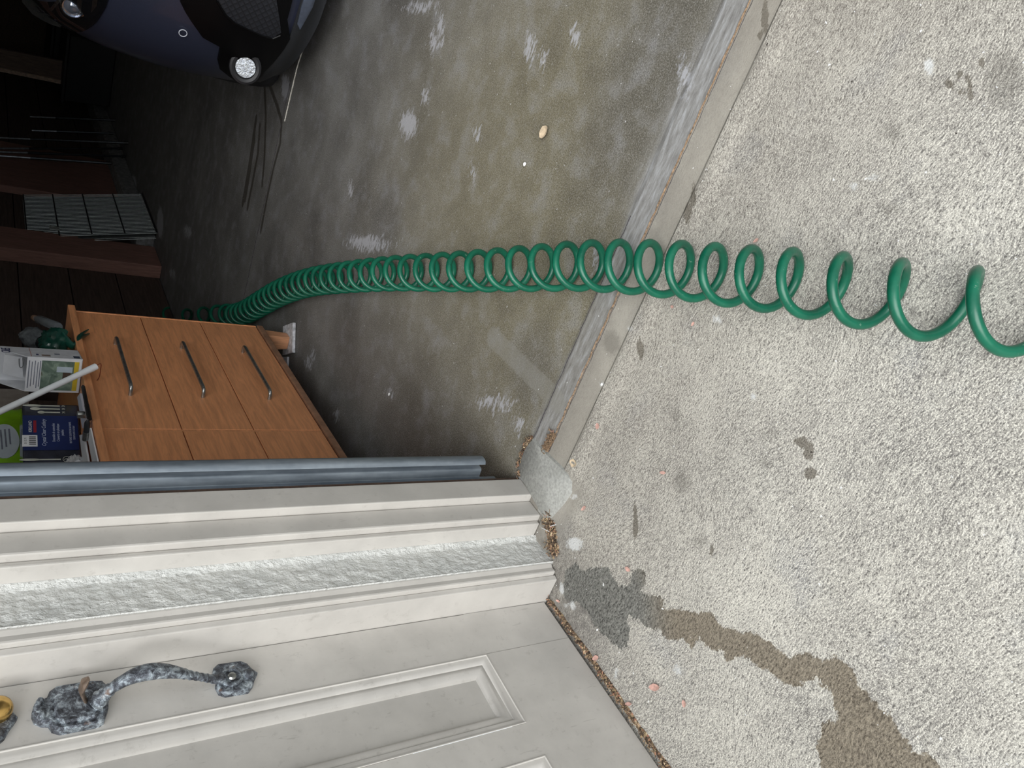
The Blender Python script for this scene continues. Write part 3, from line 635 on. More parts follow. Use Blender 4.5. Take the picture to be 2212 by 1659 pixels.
sm2.build('side_wall', flat('printed_white_card', (214, 216, 222), .6, 0, .05, 40), ct)
m = MB(); sheet(m, B, E_, zb+fh, zb+bh, -n_); m.build('side_wall', M_white, ct)
m = MB(); sheet(m, D, E_, zb+bh, zb+bh, Vector((0, 0, 0))+side, .002); m.build('rear_wall', M_white, ct)
m = MB().prism([(A.x, A.y), (B.x, B.y), (E_.x, E_.y), (D.x, D.y)], zb, zb+.002); m.build('base', M_white, ct)
fn = Uu.cross(Vector((0, 0, 1))); fn = fn if fn.dot(Vector((0, -1, 0))) > 0 else -fn
FM = frame(A+Vector((0, 0, zb))+fn*.0006, Uu, (0, 0, 1))
def card(m, x0, x1, z0_, z1_, M, t=.0004): m.box((x0, z0_, -.0002), (x1, z1_, t), M)
# note: Uu runs right-to-left for someone facing the panel
w = w_
sgn = 1 if FM.col[2].to_3d().dot(fn) > 0 else -1
def fcard(name, x0, x1, za, zb_, mat, lift=.0004):
    m = MB(); m.box((x0, za, 0), (x1, zb_, sgn*lift), FM); m.build(name, mat, ct)
def pic_mat():
    t = NT('grey_green_picture'); v = t.coord((1, 1, 1)); f = t.noise(v, 26, 3, .5, 1.0)
    col = t.ramp(f, [(.3, lin((84, 102, 92))), (.5, lin((118, 138, 124))), (.62, lin((150, 168, 152))), (.75, lin((96, 90, 76)))])
    return t.out(col, .4)
fcard('picture_panel', .010, w-.008, .022, fh-.040, pic_mat())
fcard('yellow_band', .010, w-.008, .009, .022, flat('yellow_print', (226, 198, 62), .4, 0, .03), .0005)
fcard('picture_panel', .035, .085, .030, .052, flat('dark_brown_print', (84, 70, 60), .5), .0007)
fcard('picture_panel', .030, .050, .026, .070, flat('pale_blue_print', (196, 210, 220), .5, 0, .04), .0009)
M_ink = flat('dark_ink', (52, 58, 96), .6); M_greyink = flat('grey_ink', (128, 132, 146), .6)
for i, zz in enumerate((.146, .138, .130, .1225, .116)): fcard('printed_line', .012+.004*(i % 2), w-.014-.006*(i % 3), zz-.0012 if i else zz-.0018, zz+.0010, M_greyink)
sn = -n_; SMx = frame(A+Vector((0, 0, zb))+sn*.0006, side, (0, 0, 1))
sg = 1 if SMx.col[2].to_3d().dot(sn) > 0 else -1
def scard(x0, x1, za, zb_, mat, name='printed_line'):
    m = MB(); m.box((x0, za, 0), (x1, zb_, sg*.0004), SMx); m.build(name, mat, ct)
scard(.012, .045, .006, .024, flat('dark_print', (60, 72, 90), .5), 'printed_mark'); scard(.02, .045, .088, .112, flat('brown_print', (140, 128, 120), .5), 'printed_mark')
scard(.05, .07, .06, .075, M_greyink, 'printed_mark'); scard(.01, .14, .140, .1415, flat('orange_line', (190, 140, 130), .5)); scard(.03, .05, .12, .127, M_ink, 'printed_mark')
P_c = A+side*.078+Vector((0, 0, zb+.205))+sn*.0012
txd = side if (side.cross(Vector((0, 0, 1)))).dot(sn) > 0 else -side
text('CREE', 'carton_text', .034, frame(P_c, txd, (0, 0, 1)), M_ink, ct, .0003, .9)
# paper slip clipped inside the carton
q0 = Vector(PL(12, 767, 1, b0.y+.06)); 
pc = MB(); pa = Vector(PL(10, 765, 1, 2.52)); pb = Vector(PL(48, 772, 1, 2.52)); pc_ = Vector(PL(50, 817, 1, 2.52)); pd = Vector(PL(5, 806, 1, 2.52))
pc.add([pa, pb, pc_, pd]+[p+Vector((0, .002, 0)) for p in (pa, pb, pc_, pd)], [(0,1,2,3),(7,6,5,4),(0,4,5,1),(1,5,6,2),(2,6,7,3),(3,7,4,0)])
ps = thing('paper_slip', 'plain white paper slip standing in the white carton', 'paper', pb)
pc.build('sheet', M_white, ps)
ccl = Vector(PL(45, 783, 1, 2.517)); MB().tube(catmull([Vector(PL(41, 775, 1, 2.517)), Vector(PL(42, 792, 1, 2.517)), Vector(PL(49, 792, 1, 2.517)), Vector(PL(52, 776, 1, 2.517))], 5), .0012, 6).build('paper_clip', M_chrome, ps, smooth=True)

# cutlery box
k0 = Vector(g2(171, 874)); k1 = Vector(g2(180, 1013)); dk_ = (k1-k0); dk_.z = 0; dk_.normalize(); kb0 = Vector((k0.x, k0.y, 0)); kn = Vector((-dk_.y, dk_.x, 0)); kn = kn if kn.x > 0 else -kn
zk = TOP(k1.y)+.0075; kh = .150; kl = .40
cu = thing('cutlery_box', 'black box of clear plastic cutlery with a navy blue label', 'box', (k0.x, k0.y, zk-.006))
pk = [kb0, kb0+dk_*kl, kb0+dk_*kl-kn*.11, kb0-kn*.11]
M_cb = flat('dark_clear_box', (46, 48, 60), .22, 0, .25, 18, 0, .4)
kk = MB(); Vs = []
for z in (zk-.006, zk+kh): Vs += [(p.x, p.y, z) for p in pk]
kk.add(Vs, [(3,2,1,0),(4,5,6,7),(0,1,5,4),(1,2,6,5),(2,3,7,6),(3,0,4,7)]); kk.build('box_body', M_cb, cu, bevel=.006)
# face frame: x runs left-to-right for a person facing the label (from near end to far end)
KM = frame(kb0+Vector((0, 0, zk))+kn*.0008, -dk_, (0, 0, 1))   # x grows toward far end, origin at far end
def kcard(name, x0, x1, za, zb_, mat, l0=0, l1=.0005): m = MB(); m.box((-x1, za, l0), (-x0, zb_, l1), KM); return m.build(name, mat, cu)
M_navy = flat('navy_label', (24, 42, 96), .4, 0, .06)
kcard('label', .050, .186, .0, kh, M_navy)
M_txt = flat('pale_print', (196, 206, 226), .5, 0, .02); M_redp = flat('red_print', (150, 30, 46), .5)
def ktext(s, x, z, size, sx=1, shear=0, mat=None): 
    return text(s, 'label_text', size, KM@Matrix.Translation((-x, z, .0009)), mat or M_txt, cu, .0002, sx, 'CENTER', shear)
kcard('red_strip', .070, .118, .126-.012, .126-.004, M_redp, 0, .0008)
ktext('KIRKLAND', .094, .130, .013, .72, 0, M_white)
bc = kcard('barcode_panel', .128, .172, .112, .152, M_white, 0, .0008)
for i in range(9): kcard('barcode_bar', .134+.0036*i, .134+.0036*i+(.0012 if i % 2 else .0022), .116, .134, M_black, .0008, .0011)
ktext('31 15 71', .150, .143, .009, .8, 0, M_black)
ktext('Crystal Clear Cutlery', .118, .094, .0155, .78, .25)
ktext('Ensemble de ustensiles', .118, .068, .011, .72, .2); ktext('Couverts en plastique', .118, .056, .011, .72, .2); ktext('jetables', .118, .044, .011, .72, .2)
ktext('180 FORKS 120 SPOONS 60 KNIVES', .118, .022, .009, .62); ktext('CLEAR PLASTIC CUTLERY', .118, .012, .008, .62)
# printed utensils on the black ends
M_ut = flat('pale_utensil_print', (206, 208, 196), .4, 0, .05)
def utensil(x, kind, za=.05, zb_=.140):
    m = MB(); 
    def el(cx_, cz_, rx, rz): m.prism([(cx_+rx*math.cos(a*PI/8), cz_+rz*math.sin(a*PI/8)) for a in range(16)], 0, .0007, KM)
    m.box((-x-.0022, za, 0), (-x+.0022, zb_-.012, .0007), KM)
    if kind == 'knife': el(-x, zb_-.018, .0042, .028)
    elif kind == 'spoon': el(-x, zb_-.014, .0062, .014)
    else: el(-x, zb_-.018, .0056, .010)
    m.build('utensil_print', M_ut, cu)
for x, kd, t_ in ((.009, 'knife', .140), (.022, 'spoon', .130), (.036, 'fork', .118)): utensil(x, kd, .048, t_)
for x, s in ((.009, '24'), (.022, '24'), (.036, '24')): text(s, 'label_text', .013, KM@Matrix.Translation((-x, .038, .0009)), M_ut, cu, .0002, .6)
utensil(.222, 'knife', .052, .150); utensil(.262, 'spoon', .06, .150)
rg = MB(); rg.tube([KM@Vector((-.222+.010*math.cos(a*PI/10), .036+.010*math.sin(a*PI/10), .001)) for a in range(20)], .0008, 5, closed=True); rg.build('ring_print', M_ut, cu)
text('2', 'label_text', .016, KM@Matrix.Translation((-.222, .036, .0009)), M_ut, cu, .0002, .8)

# crumpled bags: lumpy closed surfaces
def lump(c, r, seed, amp=.22, fr=2.2, seg=(28, 18), sq=1.0, M=None):
    vs = []; nu, nv_ = seg
    for j in range(nv_+1):
        th = PI*j/nv_
        for i in range(nu):
            ph = 2*PI*i/nu; d = Vector((math.sin(th)*math.cos(ph), math.sin(th)*math.sin(ph), math.cos(th)))
            d = Vector([math.copysign(abs(k)**sq, k) for k in d])
            k = 1+amp*mnoise.fractal(d*fr+Vector((seed, seed*2, 0)), .9, 2.1, 4); p = Vector((d.x*r[0]*k, d.y*r[1]*k, d.z*r[2]*k))
            if M is not None: p = M@p
            vs.append(p+Vector(c))
    return vs, [(j*nu+i, j*nu+(i+1) % nu, (j+1)*nu+(i+1) % nu, (j+1)*nu+i) for j in range(nv_) for i in range(nu)]
gbc = Vector((-1.90, 2.58, 1.03))
gb = thing('grocery_bag', 'bright lime green plastic bag with a pale oval label', 'bag', (gbc.x, gbc.y, .86))
M_lime = flat('lime_plastic', (146, 204, 40), .35, 0, .14, 9, .5, .3)
v_, f_ = lump((gbc.x, gbc.y, 1.022), (.070, .22, .135), 4, .10, 2.6, (40, 26), .72); MB().add(v_, f_).build('bag_body', M_lime, gb, smooth=True, split=60)
LMx = frame(Vector(PL(10, 952, 0, -1.822)), (0.15, 1, 0.05), (-.12, 0, 1))
lp = [(.082*math.cos(a*PI/16), .042*math.sin(a*PI/16)) for a in range(32)]
MB().prism(lp, -.004, .0, LMx).build('oval_label', flat('pale_blue_label', (204, 214, 220), .5, 0, .03), gb)
for i, zz in enumerate((.018, .006, -.006, -.018)): MB().box((-.05+.01*i, zz, 0), (.055, zz+.005, .0006), LMx).build('label_print', M_greyink, gb)

# white tube leaning over the carton
ta = Vector(PL(207, 792, 1, 2.40)); tb = Vector(PL(-60, 917, 1, 2.16))
tu = thing('plastic_tube', 'long thin white plastic tube leaning diagonally over the carton', 'tube', ta)
dd = (tb-ta).normalized(); TMx = frame(ta, dd.orthogonal(), dd.cross(dd.orthogonal()))
if TMx.col[2].to_3d().dot(dd) < 0: TMx = frame(ta, dd.orthogonal(), -dd.cross(dd.orthogonal()))
Lt = (tb-ta).length
MB().lathe([(.0090, .004), (.0095, 0), (.0110, 0), (.0112, .02), (.0095, .06), (.0095, Lt), (.0080, Lt)], TMx, 20).build('pipe', flat('white_plastic', (236, 240, 244), .35, 0, .02), tu, smooth=True)
MB().tube(catmull([ta+dd*.01, ta-dd*.012+Vector((.006, .0, -.004)), Vector(PL(217, 800, 1, 2.41)), Vector(PL(214, 815, 1, 2.42)), Vector(PL(205, 828, 1, 2.43))], 6), .0012, 6).build('red_wire', flat('dark_red_wire', (112, 40, 30), .5), tu, smooth=True)

# dark green bag bundle with two tied ends, clear bottle, grey pouch
db_c = Vector((-1.64, 2.74, .92))
dg = thing('bundled_green_bag', 'crumpled dark green plastic bag with tied ends hanging over the drawer', 'bag', (-1.64, 2.74, .868))
M_dg = flat('dark_green_plastic', (14, 58, 48), .35, 0, .3, 20, .6, .2)
bcn = Vector(g2(158, 741))+Vector((0, 0, .056))
v_, f_ = lump(bcn, (.050, .046, .046), 9, .28, 2.4, (30, 20)); MB().add(v_, f_).build('bag_body', M_dg, dg, smooth=True, split=50)
ea = Vector(PL(158, 748, 0, -1.52)); 
for tx, ty, rr in ((191, 712, .010), (193, 721, .009)):
    e1 = Vector(PL(tx, ty, 0, -1.51)); mid = ea.lerp(e1, .5)+Vector((.006, 0, .004))
    MB().tube(catmull([bcn+Vector((.03, 0, -.02)), ea, mid, e1], 6), interp([.016, .016, rr*1.3, .003], 6), 10, flat=.6).build('tied_end', M_dg, dg, smooth=True)
bt = thing('plastic_bottle', 'slim clear grey plastic bottle lying behind the green bag', 'bottle', (-1.72, 2.86, .9))
ba = Vector(PL(120, 704, 0, -1.72)); bb = Vector(PL(73, 686, 0, -1.80)); d2 = (bb-ba).normalized(); BM = frame(ba, d2.orthogonal(), d2.cross(d2.orthogonal()))
if BM.col[2].to_3d().dot(d2) < 0: BM = frame(ba, d2.orthogonal(), -d2.cross(d2.orthogonal()))
Lb = (bb-ba).length
MB().lathe([(0, -.03), (.016, -.03), (.019, -.022), (.019, Lb*.72), (.010, Lb*.88), (.010, Lb*.9)], BM, 18).build('bottle_body', flat('smoky_plastic', (120, 126, 130), .2, 0, .1, 10, 0, .4), bt, smooth=True)
MB().lathe([(.012, Lb*.9), (.012, Lb), (0, Lb)], BM, 14).build('cap', flat('tan_cap', (134, 104, 84), .5), bt, smooth=True, split=30)
v_, f_ = lump(Vector(PL(74, 730, 0, -1.84)), (.042, .055, .05), 21, .22, 2.0, (24, 16))
tag(MB().add(v_, f_).build('cloth_pouch', flat('grey_cloth', (92, 96, 98), .9, 0, .2, 60, .5), smooth=True), 'small crumpled grey cloth pouch above the white carton side', 'pouch')
v_, f_ = lump(Vector(PL(106, 742, 0, -1.74)), (.03, .035, .045), 33, .22, 2.0, (20, 14))
tag(MB().add(v_, f_).build('bin_liner_roll', M_black, smooth=True), 'black plastic bag pressed between grey pouch and green bag', 'bag')
# stack of flat boxes behind (grey-beige card, dark book, blue bottle)
def slab(name, label, cat, px, xplane, th, mat, bev=.002, rest=None):
    P = [Vector(PL(x, y, 0, xplane)) for x, y in px]
    for p, q in zip(P, px):
        if rest and q[0] >= rest: p.z = .8692
    vs = P+[p-Vector((th, 0, 0)) for p in P]; n = len(P)
    m = MB().add(vs, [tuple(range(n)), tuple(range(2*n-1, n-1, -1))]+[(i, (i+1) % n, n+(i+1) % n, n+i) for i in range(n)])
    o = m.build(name, mat, bevel=bev); tag(o, label, cat); return o
slab('cardboard_box', 'beige cardboard box behind the black cutlery box', 'box', [(-20,838),(62,842),(62,872),(40,878),(-20,880)], -1.84, .06, flat('beige_card', (150, 142, 134), .8, 0, .08))
slab('hardback_book', 'dark brown book lying behind the white carton', 'book', [(-20,822),(48,826),(48,838),(-20,836)], -1.95, .05, flat('dark_cloth_cover', (62, 52, 48), .7), rest=45)
slab('cardboard_box', 'dark box under the carton opening behind the paper slip', 'box', [(-20,800),(60,812),(60,828),(-20,822)], -1.86, .08, flat('brown_black_card', (48, 36, 34), .8), rest=55)
tl_ = thing('spray_bottle', 'teal blue bottle standing behind the paper slip', 'bottle', Vector(PL(-4, 776, 0, -1.8))-Vector((0, 0, .2)))
cb = Vector(PL(-6, 774, 0, -1.80)); MB().lathe([(0, -.22), (.03, -.22), (.032, -.2), (.032, -.012), (.024, .01), (.012, .02), (.012, .045), (0, .045)], Matrix.Translation(cb), 20).build('bottle_body', flat('teal_plastic', (20, 120, 150), .35, 0, .1), tl_, smooth=True)
# papers stacked at the front edge (each sheaf a thing)
def sheaf(name, label, px0, px1, px2, px3, th, mat, seed, lift=0):
    P = [Vector(g2(*p)) for p in (px0, px1, px2, px3)]
    for p in P: p.z += .001+lift
    vs = P+[p+Vector((0, 0, th)) for p in P]; o = MB().add(vs, [(3,2,1,0),(4,5,6,7),(0,1,5,4),(1,2,6,5),(2,3,7,6),(3,0,4,7)]).build(name, mat, bevel=.0004)
    tag(o, label, 'paper'); return o
sheaf('envelope', 'white envelope at the very front edge of the dresser top', (199, 924), (219, 1016), (207, 1020), (190, 930), .004, M_white, 1)
sheaf('folded_paper', 'folded white paper just behind the front envelope', (189, 938), (203, 1018), (190, 1020), (180, 940), .005, M_white, 2, .005)
sheaf('magazine', 'pale glossy leaflet leaning under the cutlery box edge', (181, 850), (192, 905), (186, 925), (175, 858), .008, flat('bluish_paper', (200, 206, 220), .4, 0, .04), 3, .002)
v_, f_ = lump(Vector(g2(186, 1000))+Vector((0, 0, .030)), (.020, .030, .022), 41, .35, 3.0, (22, 16))
tag(MB().add(v_, f_).build('plastic_wrap', flat('clear_crinkled_film', (190, 188, 188), .15, 0, .2, 60, .8, .6), smooth=True), 'crumpled ball of clear plastic wrap by the cutlery box', 'plastic wrap')
def pen(label, p0, p1, r, mat, mat2, z=.008):
    a = Vector(g2(*p0))+Vector((0, 0, z)); b = Vector(g2(*p1))+Vector((0, 0, z)); t = thing('pen', label, 'pen', a)
    d = (b-a).normalized(); L = (b-a).length; M = frame(a, d.orthogonal(), d.cross(d.orthogonal()))
    if M.col[2].to_3d().dot(d) < 0: M = frame(a, d.orthogonal(), -d.cross(d.orthogonal()))
    MB().lathe([(.001, 0), (r, .012), (r, L*.62)], M, 10).build('barrel', mat, t, smooth=True); MB().lathe([(r*1.15, L*.62), (r*1.15, L), (0, L)], M, 10).build('cap', mat2, t, smooth=True, split=30)
    MB().box((r, -.001, L*.65), (r*1.7, .001, L*.95), M).build('clip', M_chrome, t)
pen('black pen at the front edge beside the bluish leaflet', (185, 832), (200, 905), .006, M_black, M_black)
pen('black pen with chrome clip behind the envelopes', (200, 905), (194, 950), .008, flat('dark_grey_plastic', (44, 46, 50), .3), M_chrome, .012)
MB_small = MB().lathe([(.010, 0), (.011, .004), (.011, .02), (0, .022)], Matrix.Translation(Vector(g2(193, 896))+Vector((0, 0, .012))), 14).build('bottle_cap', M_chrome, smooth=True, split=40)
tag(MB_small, 'small shiny metal cap among the pens', 'cap')

# ---------------------------------------------------------------- dark car nosing out of the garage
XC, HW = .20, .88
YZ = [(.13,3.12),(.2,3.05),(.3,3.02),(.5,3.0),(.7,3.03),(.85,3.08),(.95,3.13),(1.0,3.20),(1.04,3.34),(1.08,3.62),(1.11,3.95),(1.14,4.15),(1.3,4.42),(1.5,4.85),(1.6,5.15),(1.64,5.5),(1.66,6.0)]
WZ = [(.13,.84),(.2,.87),(.35,.89),(.6,.9),(.8,.89),(.95,.86),(1.05,.82),(1.14,.76),(1.5,.64),(1.6,.58),(1.66,.4)]
RZc = [(.13,7.15),(.3,7.3),(.9,7.3),(1.1,7.25),(1.3,7.15),(1.6,6.9),(1.66,6.3)]
def iz(tab, z): return float(np.interp(z, [a for a, b in tab], [b for a, b in tab]))
def carF(x, z): w = iz(WZ, z); d = min(abs(x-XC)/w, 1.0); return iz(YZ, z)+.66*(1-(1-d**2.6)**.5)
CARM_HIT = {}
def carhit(px, py, off=0.0):
    r = ray(px, py); lo, hi = 2.6/r[1], 5.0/r[1]
    ts = np.linspace(lo, hi, 400); prev = lo
    for t in ts:
        p = CAM+r*t
        if p[1] >= carF(p[0], p[2])+off:
            a, b = prev, t
            for _ in range(20):
                m_ = (a+b)/2; q = CAM+r*m_
                if q[1] >= carF(q[0], q[2])+off: b = m_
                else: a = m_
            return CAM+r*b
        prev = t
    return CAM+r*hi
car = thing('car', 'dark navy car with its bright fog lamp facing the driveway', 'car', (XC, 5.1, 0))
zl = [.13,.16,.2,.26,.32,.4,.5,.6,.7,.78,.85,.9,.95,.98,1.0,1.02,1.04,1.06,1.08,1.095,1.11,1.125,1.14]
def ringpts(z, n=72):
    w = iz(WZ, z); out = []
    for i in range(n):
        u = -1+2*i/(n-1); u = math.sin(u*PI/2)
        out.append((XC+w*u, carF(XC+w*u*.99999, z), z))
    yr = iz(RZc, z)
    for i in range(n):
        u = 1-2*i/(n-1); u = math.sin(u*PI/2); out.append((XC+w*u, yr-.4*(1-(1-min(abs(u), .9999)**3)**.5), z))
    return out
def stack(zs):
    m = MB(); rings = [ringpts(z) for z in zs]; n = len(rings[0]); vs = [p for r in rings for p in r]
    fs = [(k*n+i, k*n+(i+1) % n, (k+1)*n+(i+1) % n, (k+1)*n+i) for k in range(len(zs)-1) for i in range(n)]
    fs += [tuple(range(n))[::-1], tuple(range((len(zs)-1)*n, len(zs)*n))]
    return m.add(vs, fs)
M_car = flat('navy_metallic_paint', (52, 56, 74), .35, .2, .06, 300, 0, .5)
M_gloss = flat('gloss_black_trim', (6, 6, 8), .45, 0, .1, 30, 0, 0)
M_gloss.node_tree.nodes['Principled BSDF'].inputs['Specular IOR Level'].default_value = .2
M_matte = flat('matte_bumper_plastic', (42, 44, 48), .65, 0, .1, 200, .1)
M_glassd = flat('dark_glass', (14, 16, 20), .05, 0, .1, 20, 0, 1)
stack(zl).build('body', M_car, car, smooth=True, split=50)
stack([1.14, 1.2, 1.3, 1.4, 1.5, 1.56]).build('window', M_glassd, car, smooth=True, split=50)
stack([1.561, 1.6, 1.62, 1.64, 1.655, 1.66]).build('roof', M_car, car, smooth=True, split=50)
for s_ in (-1, 1):
    for yy in (3.98, 6.5):
        wx = XC+s_*.80
        Mw = frame((wx-.1*s_*0, yy, .33), (0, 1, 0), (0, 0, 1))
        MB().lathe([(.20, -.09), (.32, -.10), (.335, -.07), (.335, .07), (.32, .10), (.20, .09)], Mw, 36).build('wheel', M_black, car, smooth=True, split=40)
def shell(name, poly, mat, off, parent=car, step=.022, label=None, ext=False, flip=False):
    if not flip: shell(name, poly, mat, off, parent if parent is car else car, step, label, ext, True)     # the same piece on the far side of the nose
    P = [carhit(*p) for p in poly]; pl2 = [(XC if ext and q[1] < 0 else p[0], p[2]) for p, q in zip(P, poly)]
    if flip: pl2 = [(2*XC-x, z) for x, z in pl2][::-1]
    n = len(pl2)
    pts = [Vector(p) for p in pl2]; xs_ = [p[0] for p in pl2]; zs_ = [p[1] for p in pl2]
    dense = []
    for i in range(n):
        a = pts[i]; b = pts[(i+1) % n]; k = max(1, int((b-a).length/step))
        dense += [a+(b-a)*j/k for j in range(k)]
    nd = len(dense); inner = []
    for gx_ in np.arange(min(xs_), max(xs_), step):
        for gz_ in np.arange(min(zs_), max(zs_), step):
            ins = False
            for i in range(nd):
                a, b = dense[i], dense[(i+1) % nd]
                if (a.y > gz_) != (b.y > gz_) and gx_ < (b.x-a.x)*(gz_-a.y)/(b.y-a.y)+a.x: ins = not ins
            if ins and min((Vector((gx_, gz_))-d).length for d in dense) > step*.4: inner.append(Vector((gx_, gz_)))
    r = delaunay_2d_cdt(dense+inner, [(i, (i+1) % nd) for i in range(nd)], [], 1, 1e-5)
    m = MB(); V0 = [(v.x, carF(v.x, v.y)-off, v.y) for v in r[0]]; V1 = [(v.x, carF(v.x, v.y)+.01, v.y) for v in r[0]]; k = len(V0)
    fs = [tuple(f) for f in r[2]]; ed = {}
    for f in fs:
        for i in range(len(f)): e = (f[i], f[(i+1) % len(f)]); ed[e] = 1
    rim = [(a, b, b+k, a+k) for (a, b) in ed if (b, a) not in ed]
    m.add(V0+V1, fs+[tuple(i+k for i in f[::-1]) for f in fs]+rim)
    o = m.build(name, mat, parent, smooth=True, split=40)
    if label: o['label'] = label
    return o
shell('lower_bumper', [(474,148),(515,176),(545,184),(560,180),(614,152),(663,94),(686,50),(699,-20),(640,-20),(623,82),(611,104),(570,152),(544,176),(520,172)], M_matte, .012, ext=True)
shell('bumper_surround', [(380,-20),(388,2),(400,26),(412,45),(436,79),(474,100),(469,127),(474,148),(515,175),(544,176),(570,152),(611,104),(624,82),(618,40),(610,-20)], M_gloss, .018, ext=True)
def mesh_mat():
    t = NT('grille_mesh'); v = t.coord((1, .01, 1), (0, .785, 0)); vo = t.n('ShaderNodeTexVoronoi', distance='CHEBYCHEV'); vo.inputs['Scale'].default_value = 55; vo.inputs['Randomness'].default_value = .05; t.l(v, vo.inputs['Vector'])
    return t.out(t.ramp(vo.outputs['Distance'], [(.35, lin((36, 38, 44))), (.48, lin((22, 23, 27)))]), .5, t.bump(vo.outputs['Distance'], .6, .004))
M_mesh = mesh_mat()
shell('grille', [(455,-20),(466,0),(483,29),(505,48),(541,65),(563,75),(585,80),(604,68),(594,0),(590,-20)], M_mesh, .022, ext=True)
shell('skid_trim', [(650,-20),(679,-20),(672,14),(645,62),(640,50),(648,14)], flat('slate_blue_trim', (86, 94, 110), .5), .020, ext=True)
edge = [carhit(*p, ) for p in [(466,0),(483,29),(505,48),(541,65),(563,75),(585,81),(602,74)]]
MB().tube([(p[0], p[1]-.024, p[2]) for p in edge], .004, 6).build('grille_frame', M_gloss, car, smooth=True)
# fog lamp
fp = Vector(carhit(523, 138)); fp.y -= .056
fl = bpy.data.objects.new('fog_lamp', None); COL.objects.link(fl); fl.parent = car; fl.location = fp-car.location; fl['label'] = 'bright round fog lamp'
look = (Vector(CAM)-fp).normalized(); look = (look*.5+Vector((-.12, -1, 0)).normalized()*.5).normalized(); ux = look.cross(Vector((0, 0, 1))).normalized(); LM = frame(fp, ux, look.cross(ux)*1)
if LM.col[2].to_3d().dot(look) < 0: LM = frame(fp, ux, -look.cross(ux))
MB().lathe([(.060, -.012), (.058, .002), (.050, .006), (.040, .002), (.038, -.006)], LM@Matrix.Diagonal((1.1, 1, 1, 1)), 40).build('bezel', flat('charcoal_bezel', (34, 34, 37), .5), fl, smooth=True, split=30)
M_refl = flat('mirror_reflector', (225, 228, 240), .12, 1, .1, 90, .6)
MB().lathe([(.0, -.020), (.012, -.018), (.026, -.010), (.035, .0), (.037, .004)], LM, 36).build('reflector', M_refl, fl, smooth=True)
MB().lathe([(.0, .004), (.006, .003), (.008, -.004), (.008, -.016)], LM, 16).build('bulb_shield', M_chrome, fl, smooth=True)
t = NT('clear_lens'); t.out((1, 1, 1, 1), .03); t.b.inputs['Transmission Weight'].default_value = 1; t.b.inputs['IOR'].default_value = 1.2; M_lens = t.m
fc = copy_tree(fl, car); fc.location.x = 2*XC-fl.location.x-2*car.location.x; fc['label'] = 'second round fog lamp'
# headlamp
hl = bpy.data.objects.new('headlamp', None); COL.objects.link(hl); hl.parent = car; hp0 = Vector(carhit(150, 30)); hl.location = hp0-car.location; hl['label'] = 'dark glass headlamp with chrome projector'
shell('lens', [(40,-30),(48,4),(70,30),(110,52),(150,64),(185,64),(207,48),(228,14),(240,-30)], M_glassd, .010, hl)
for (px, py, rr) in ((157, 14, .040),):
    hp = Vector(carhit(px, py)); hp.y -= .014; HMx = frame(hp, (1, -.35, 0), (0, 0, 1))
    if HMx.col[2].y > 0: HMx = HMx@Matrix.Rotation(PI, 4, 'X')
    MB().lathe([(rr, -.01), (rr, .004), (rr*.86, .006), (rr*.8, -.004)], HMx, 36).build('projector_ring', M_refl, hl, smooth=True, split=30)
    MB().lathe([(rr*.75, -.006), (rr*.6, .006), (rr*.3, .013), (0, .015)], HMx, 30).build('projector_lens', flat('lens_glass', (120, 126, 140), .05, .6, .1, 20, 0, 1), hl, smooth=True)
shell('chrome_blade', [(168,-14),(176,-14),(174,26),(162,30)], M_refl, .014, hl)
shell('chrome_blade', [(200,-14),(212,-14),(208,12),(196,26)], M_refl, .013, hl)
shell('chrome_blade', [(112,22),(136,-8),(128,-10),(104,20)], M_refl, .013, hl)
sp_ = Vector(carhit(394, 70)); sp_.y -= .012; SM_ = frame(sp_, (1, -.45, 0), (0, 0, 1))
MB().tube([SM_@Vector((.0135*math.cos(a*PI/12), .0135*math.sin(a*PI/12), 0)) for a in range(24)], .0016, 6, closed=True).build('sensor_ring', flat('sensor_ring_grey', (200, 204, 214), .4), car, smooth=True)

# ---------------------------------------------------------------- things along the dark side wall
# folded wire crate leaning on the wall
cr = thing('wire_crate', 'folded grey wire crate panels leaning on the side wall', 'crate', (-2.37, 6.4, 0))
M_wire = flat('zinc_wire', (156, 162, 160), .4, .6, .1, 40); M_wired = flat('dark_wire', (30, 31, 32), .6)
def lean(y, h, off=0): t_ = h/.84; return Vector((-2.372+off+(-2.545+2.372)*t_, y, h*.995+.006))
ya, yb = 5.985, 6.80
for off in (0.0, -.045):
    cw = MB()
    for k in range(31):
        y = ya+(yb-ya)*k/30; cw.tube([lean(y, 0, off), lean(y, .83, off)], .0020, 5)
    cw.build('wire_grid', M_wire, cr)
for h in (0.0, .215, .43, .635, .83):
    MB().tube([lean(ya, h, .004), lean(yb, h, .004)], .005 if h else .007, 6).build('cross_wire', M_wired, cr)
MB().add([lean(ya, .01, -.022), lean(yb, .01, -.022), lean(yb, .82, -.022), lean(ya, .82, -.022)]+[lean(ya, .01, -.028), lean(yb, .01, -.028), lean(yb, .82, -.028), lean(ya, .82, -.028)], [(0,1,2,3),(7,6,5,4),(0,4,5,1),(1,5,6,2),(2,6,7,3),(3,7,4,0)]).build('tray', flat('grey_tray', (76, 80, 80), .6), cr)
p = lean(6.10, .66, .012); MB().box((p.x-.004, p.y-.03, p.z-.03), (p.x+.004, p.y+.03, p.z+.03)).build('tag_plate', flat('pale_tag', (160, 164, 160), .6), cr)
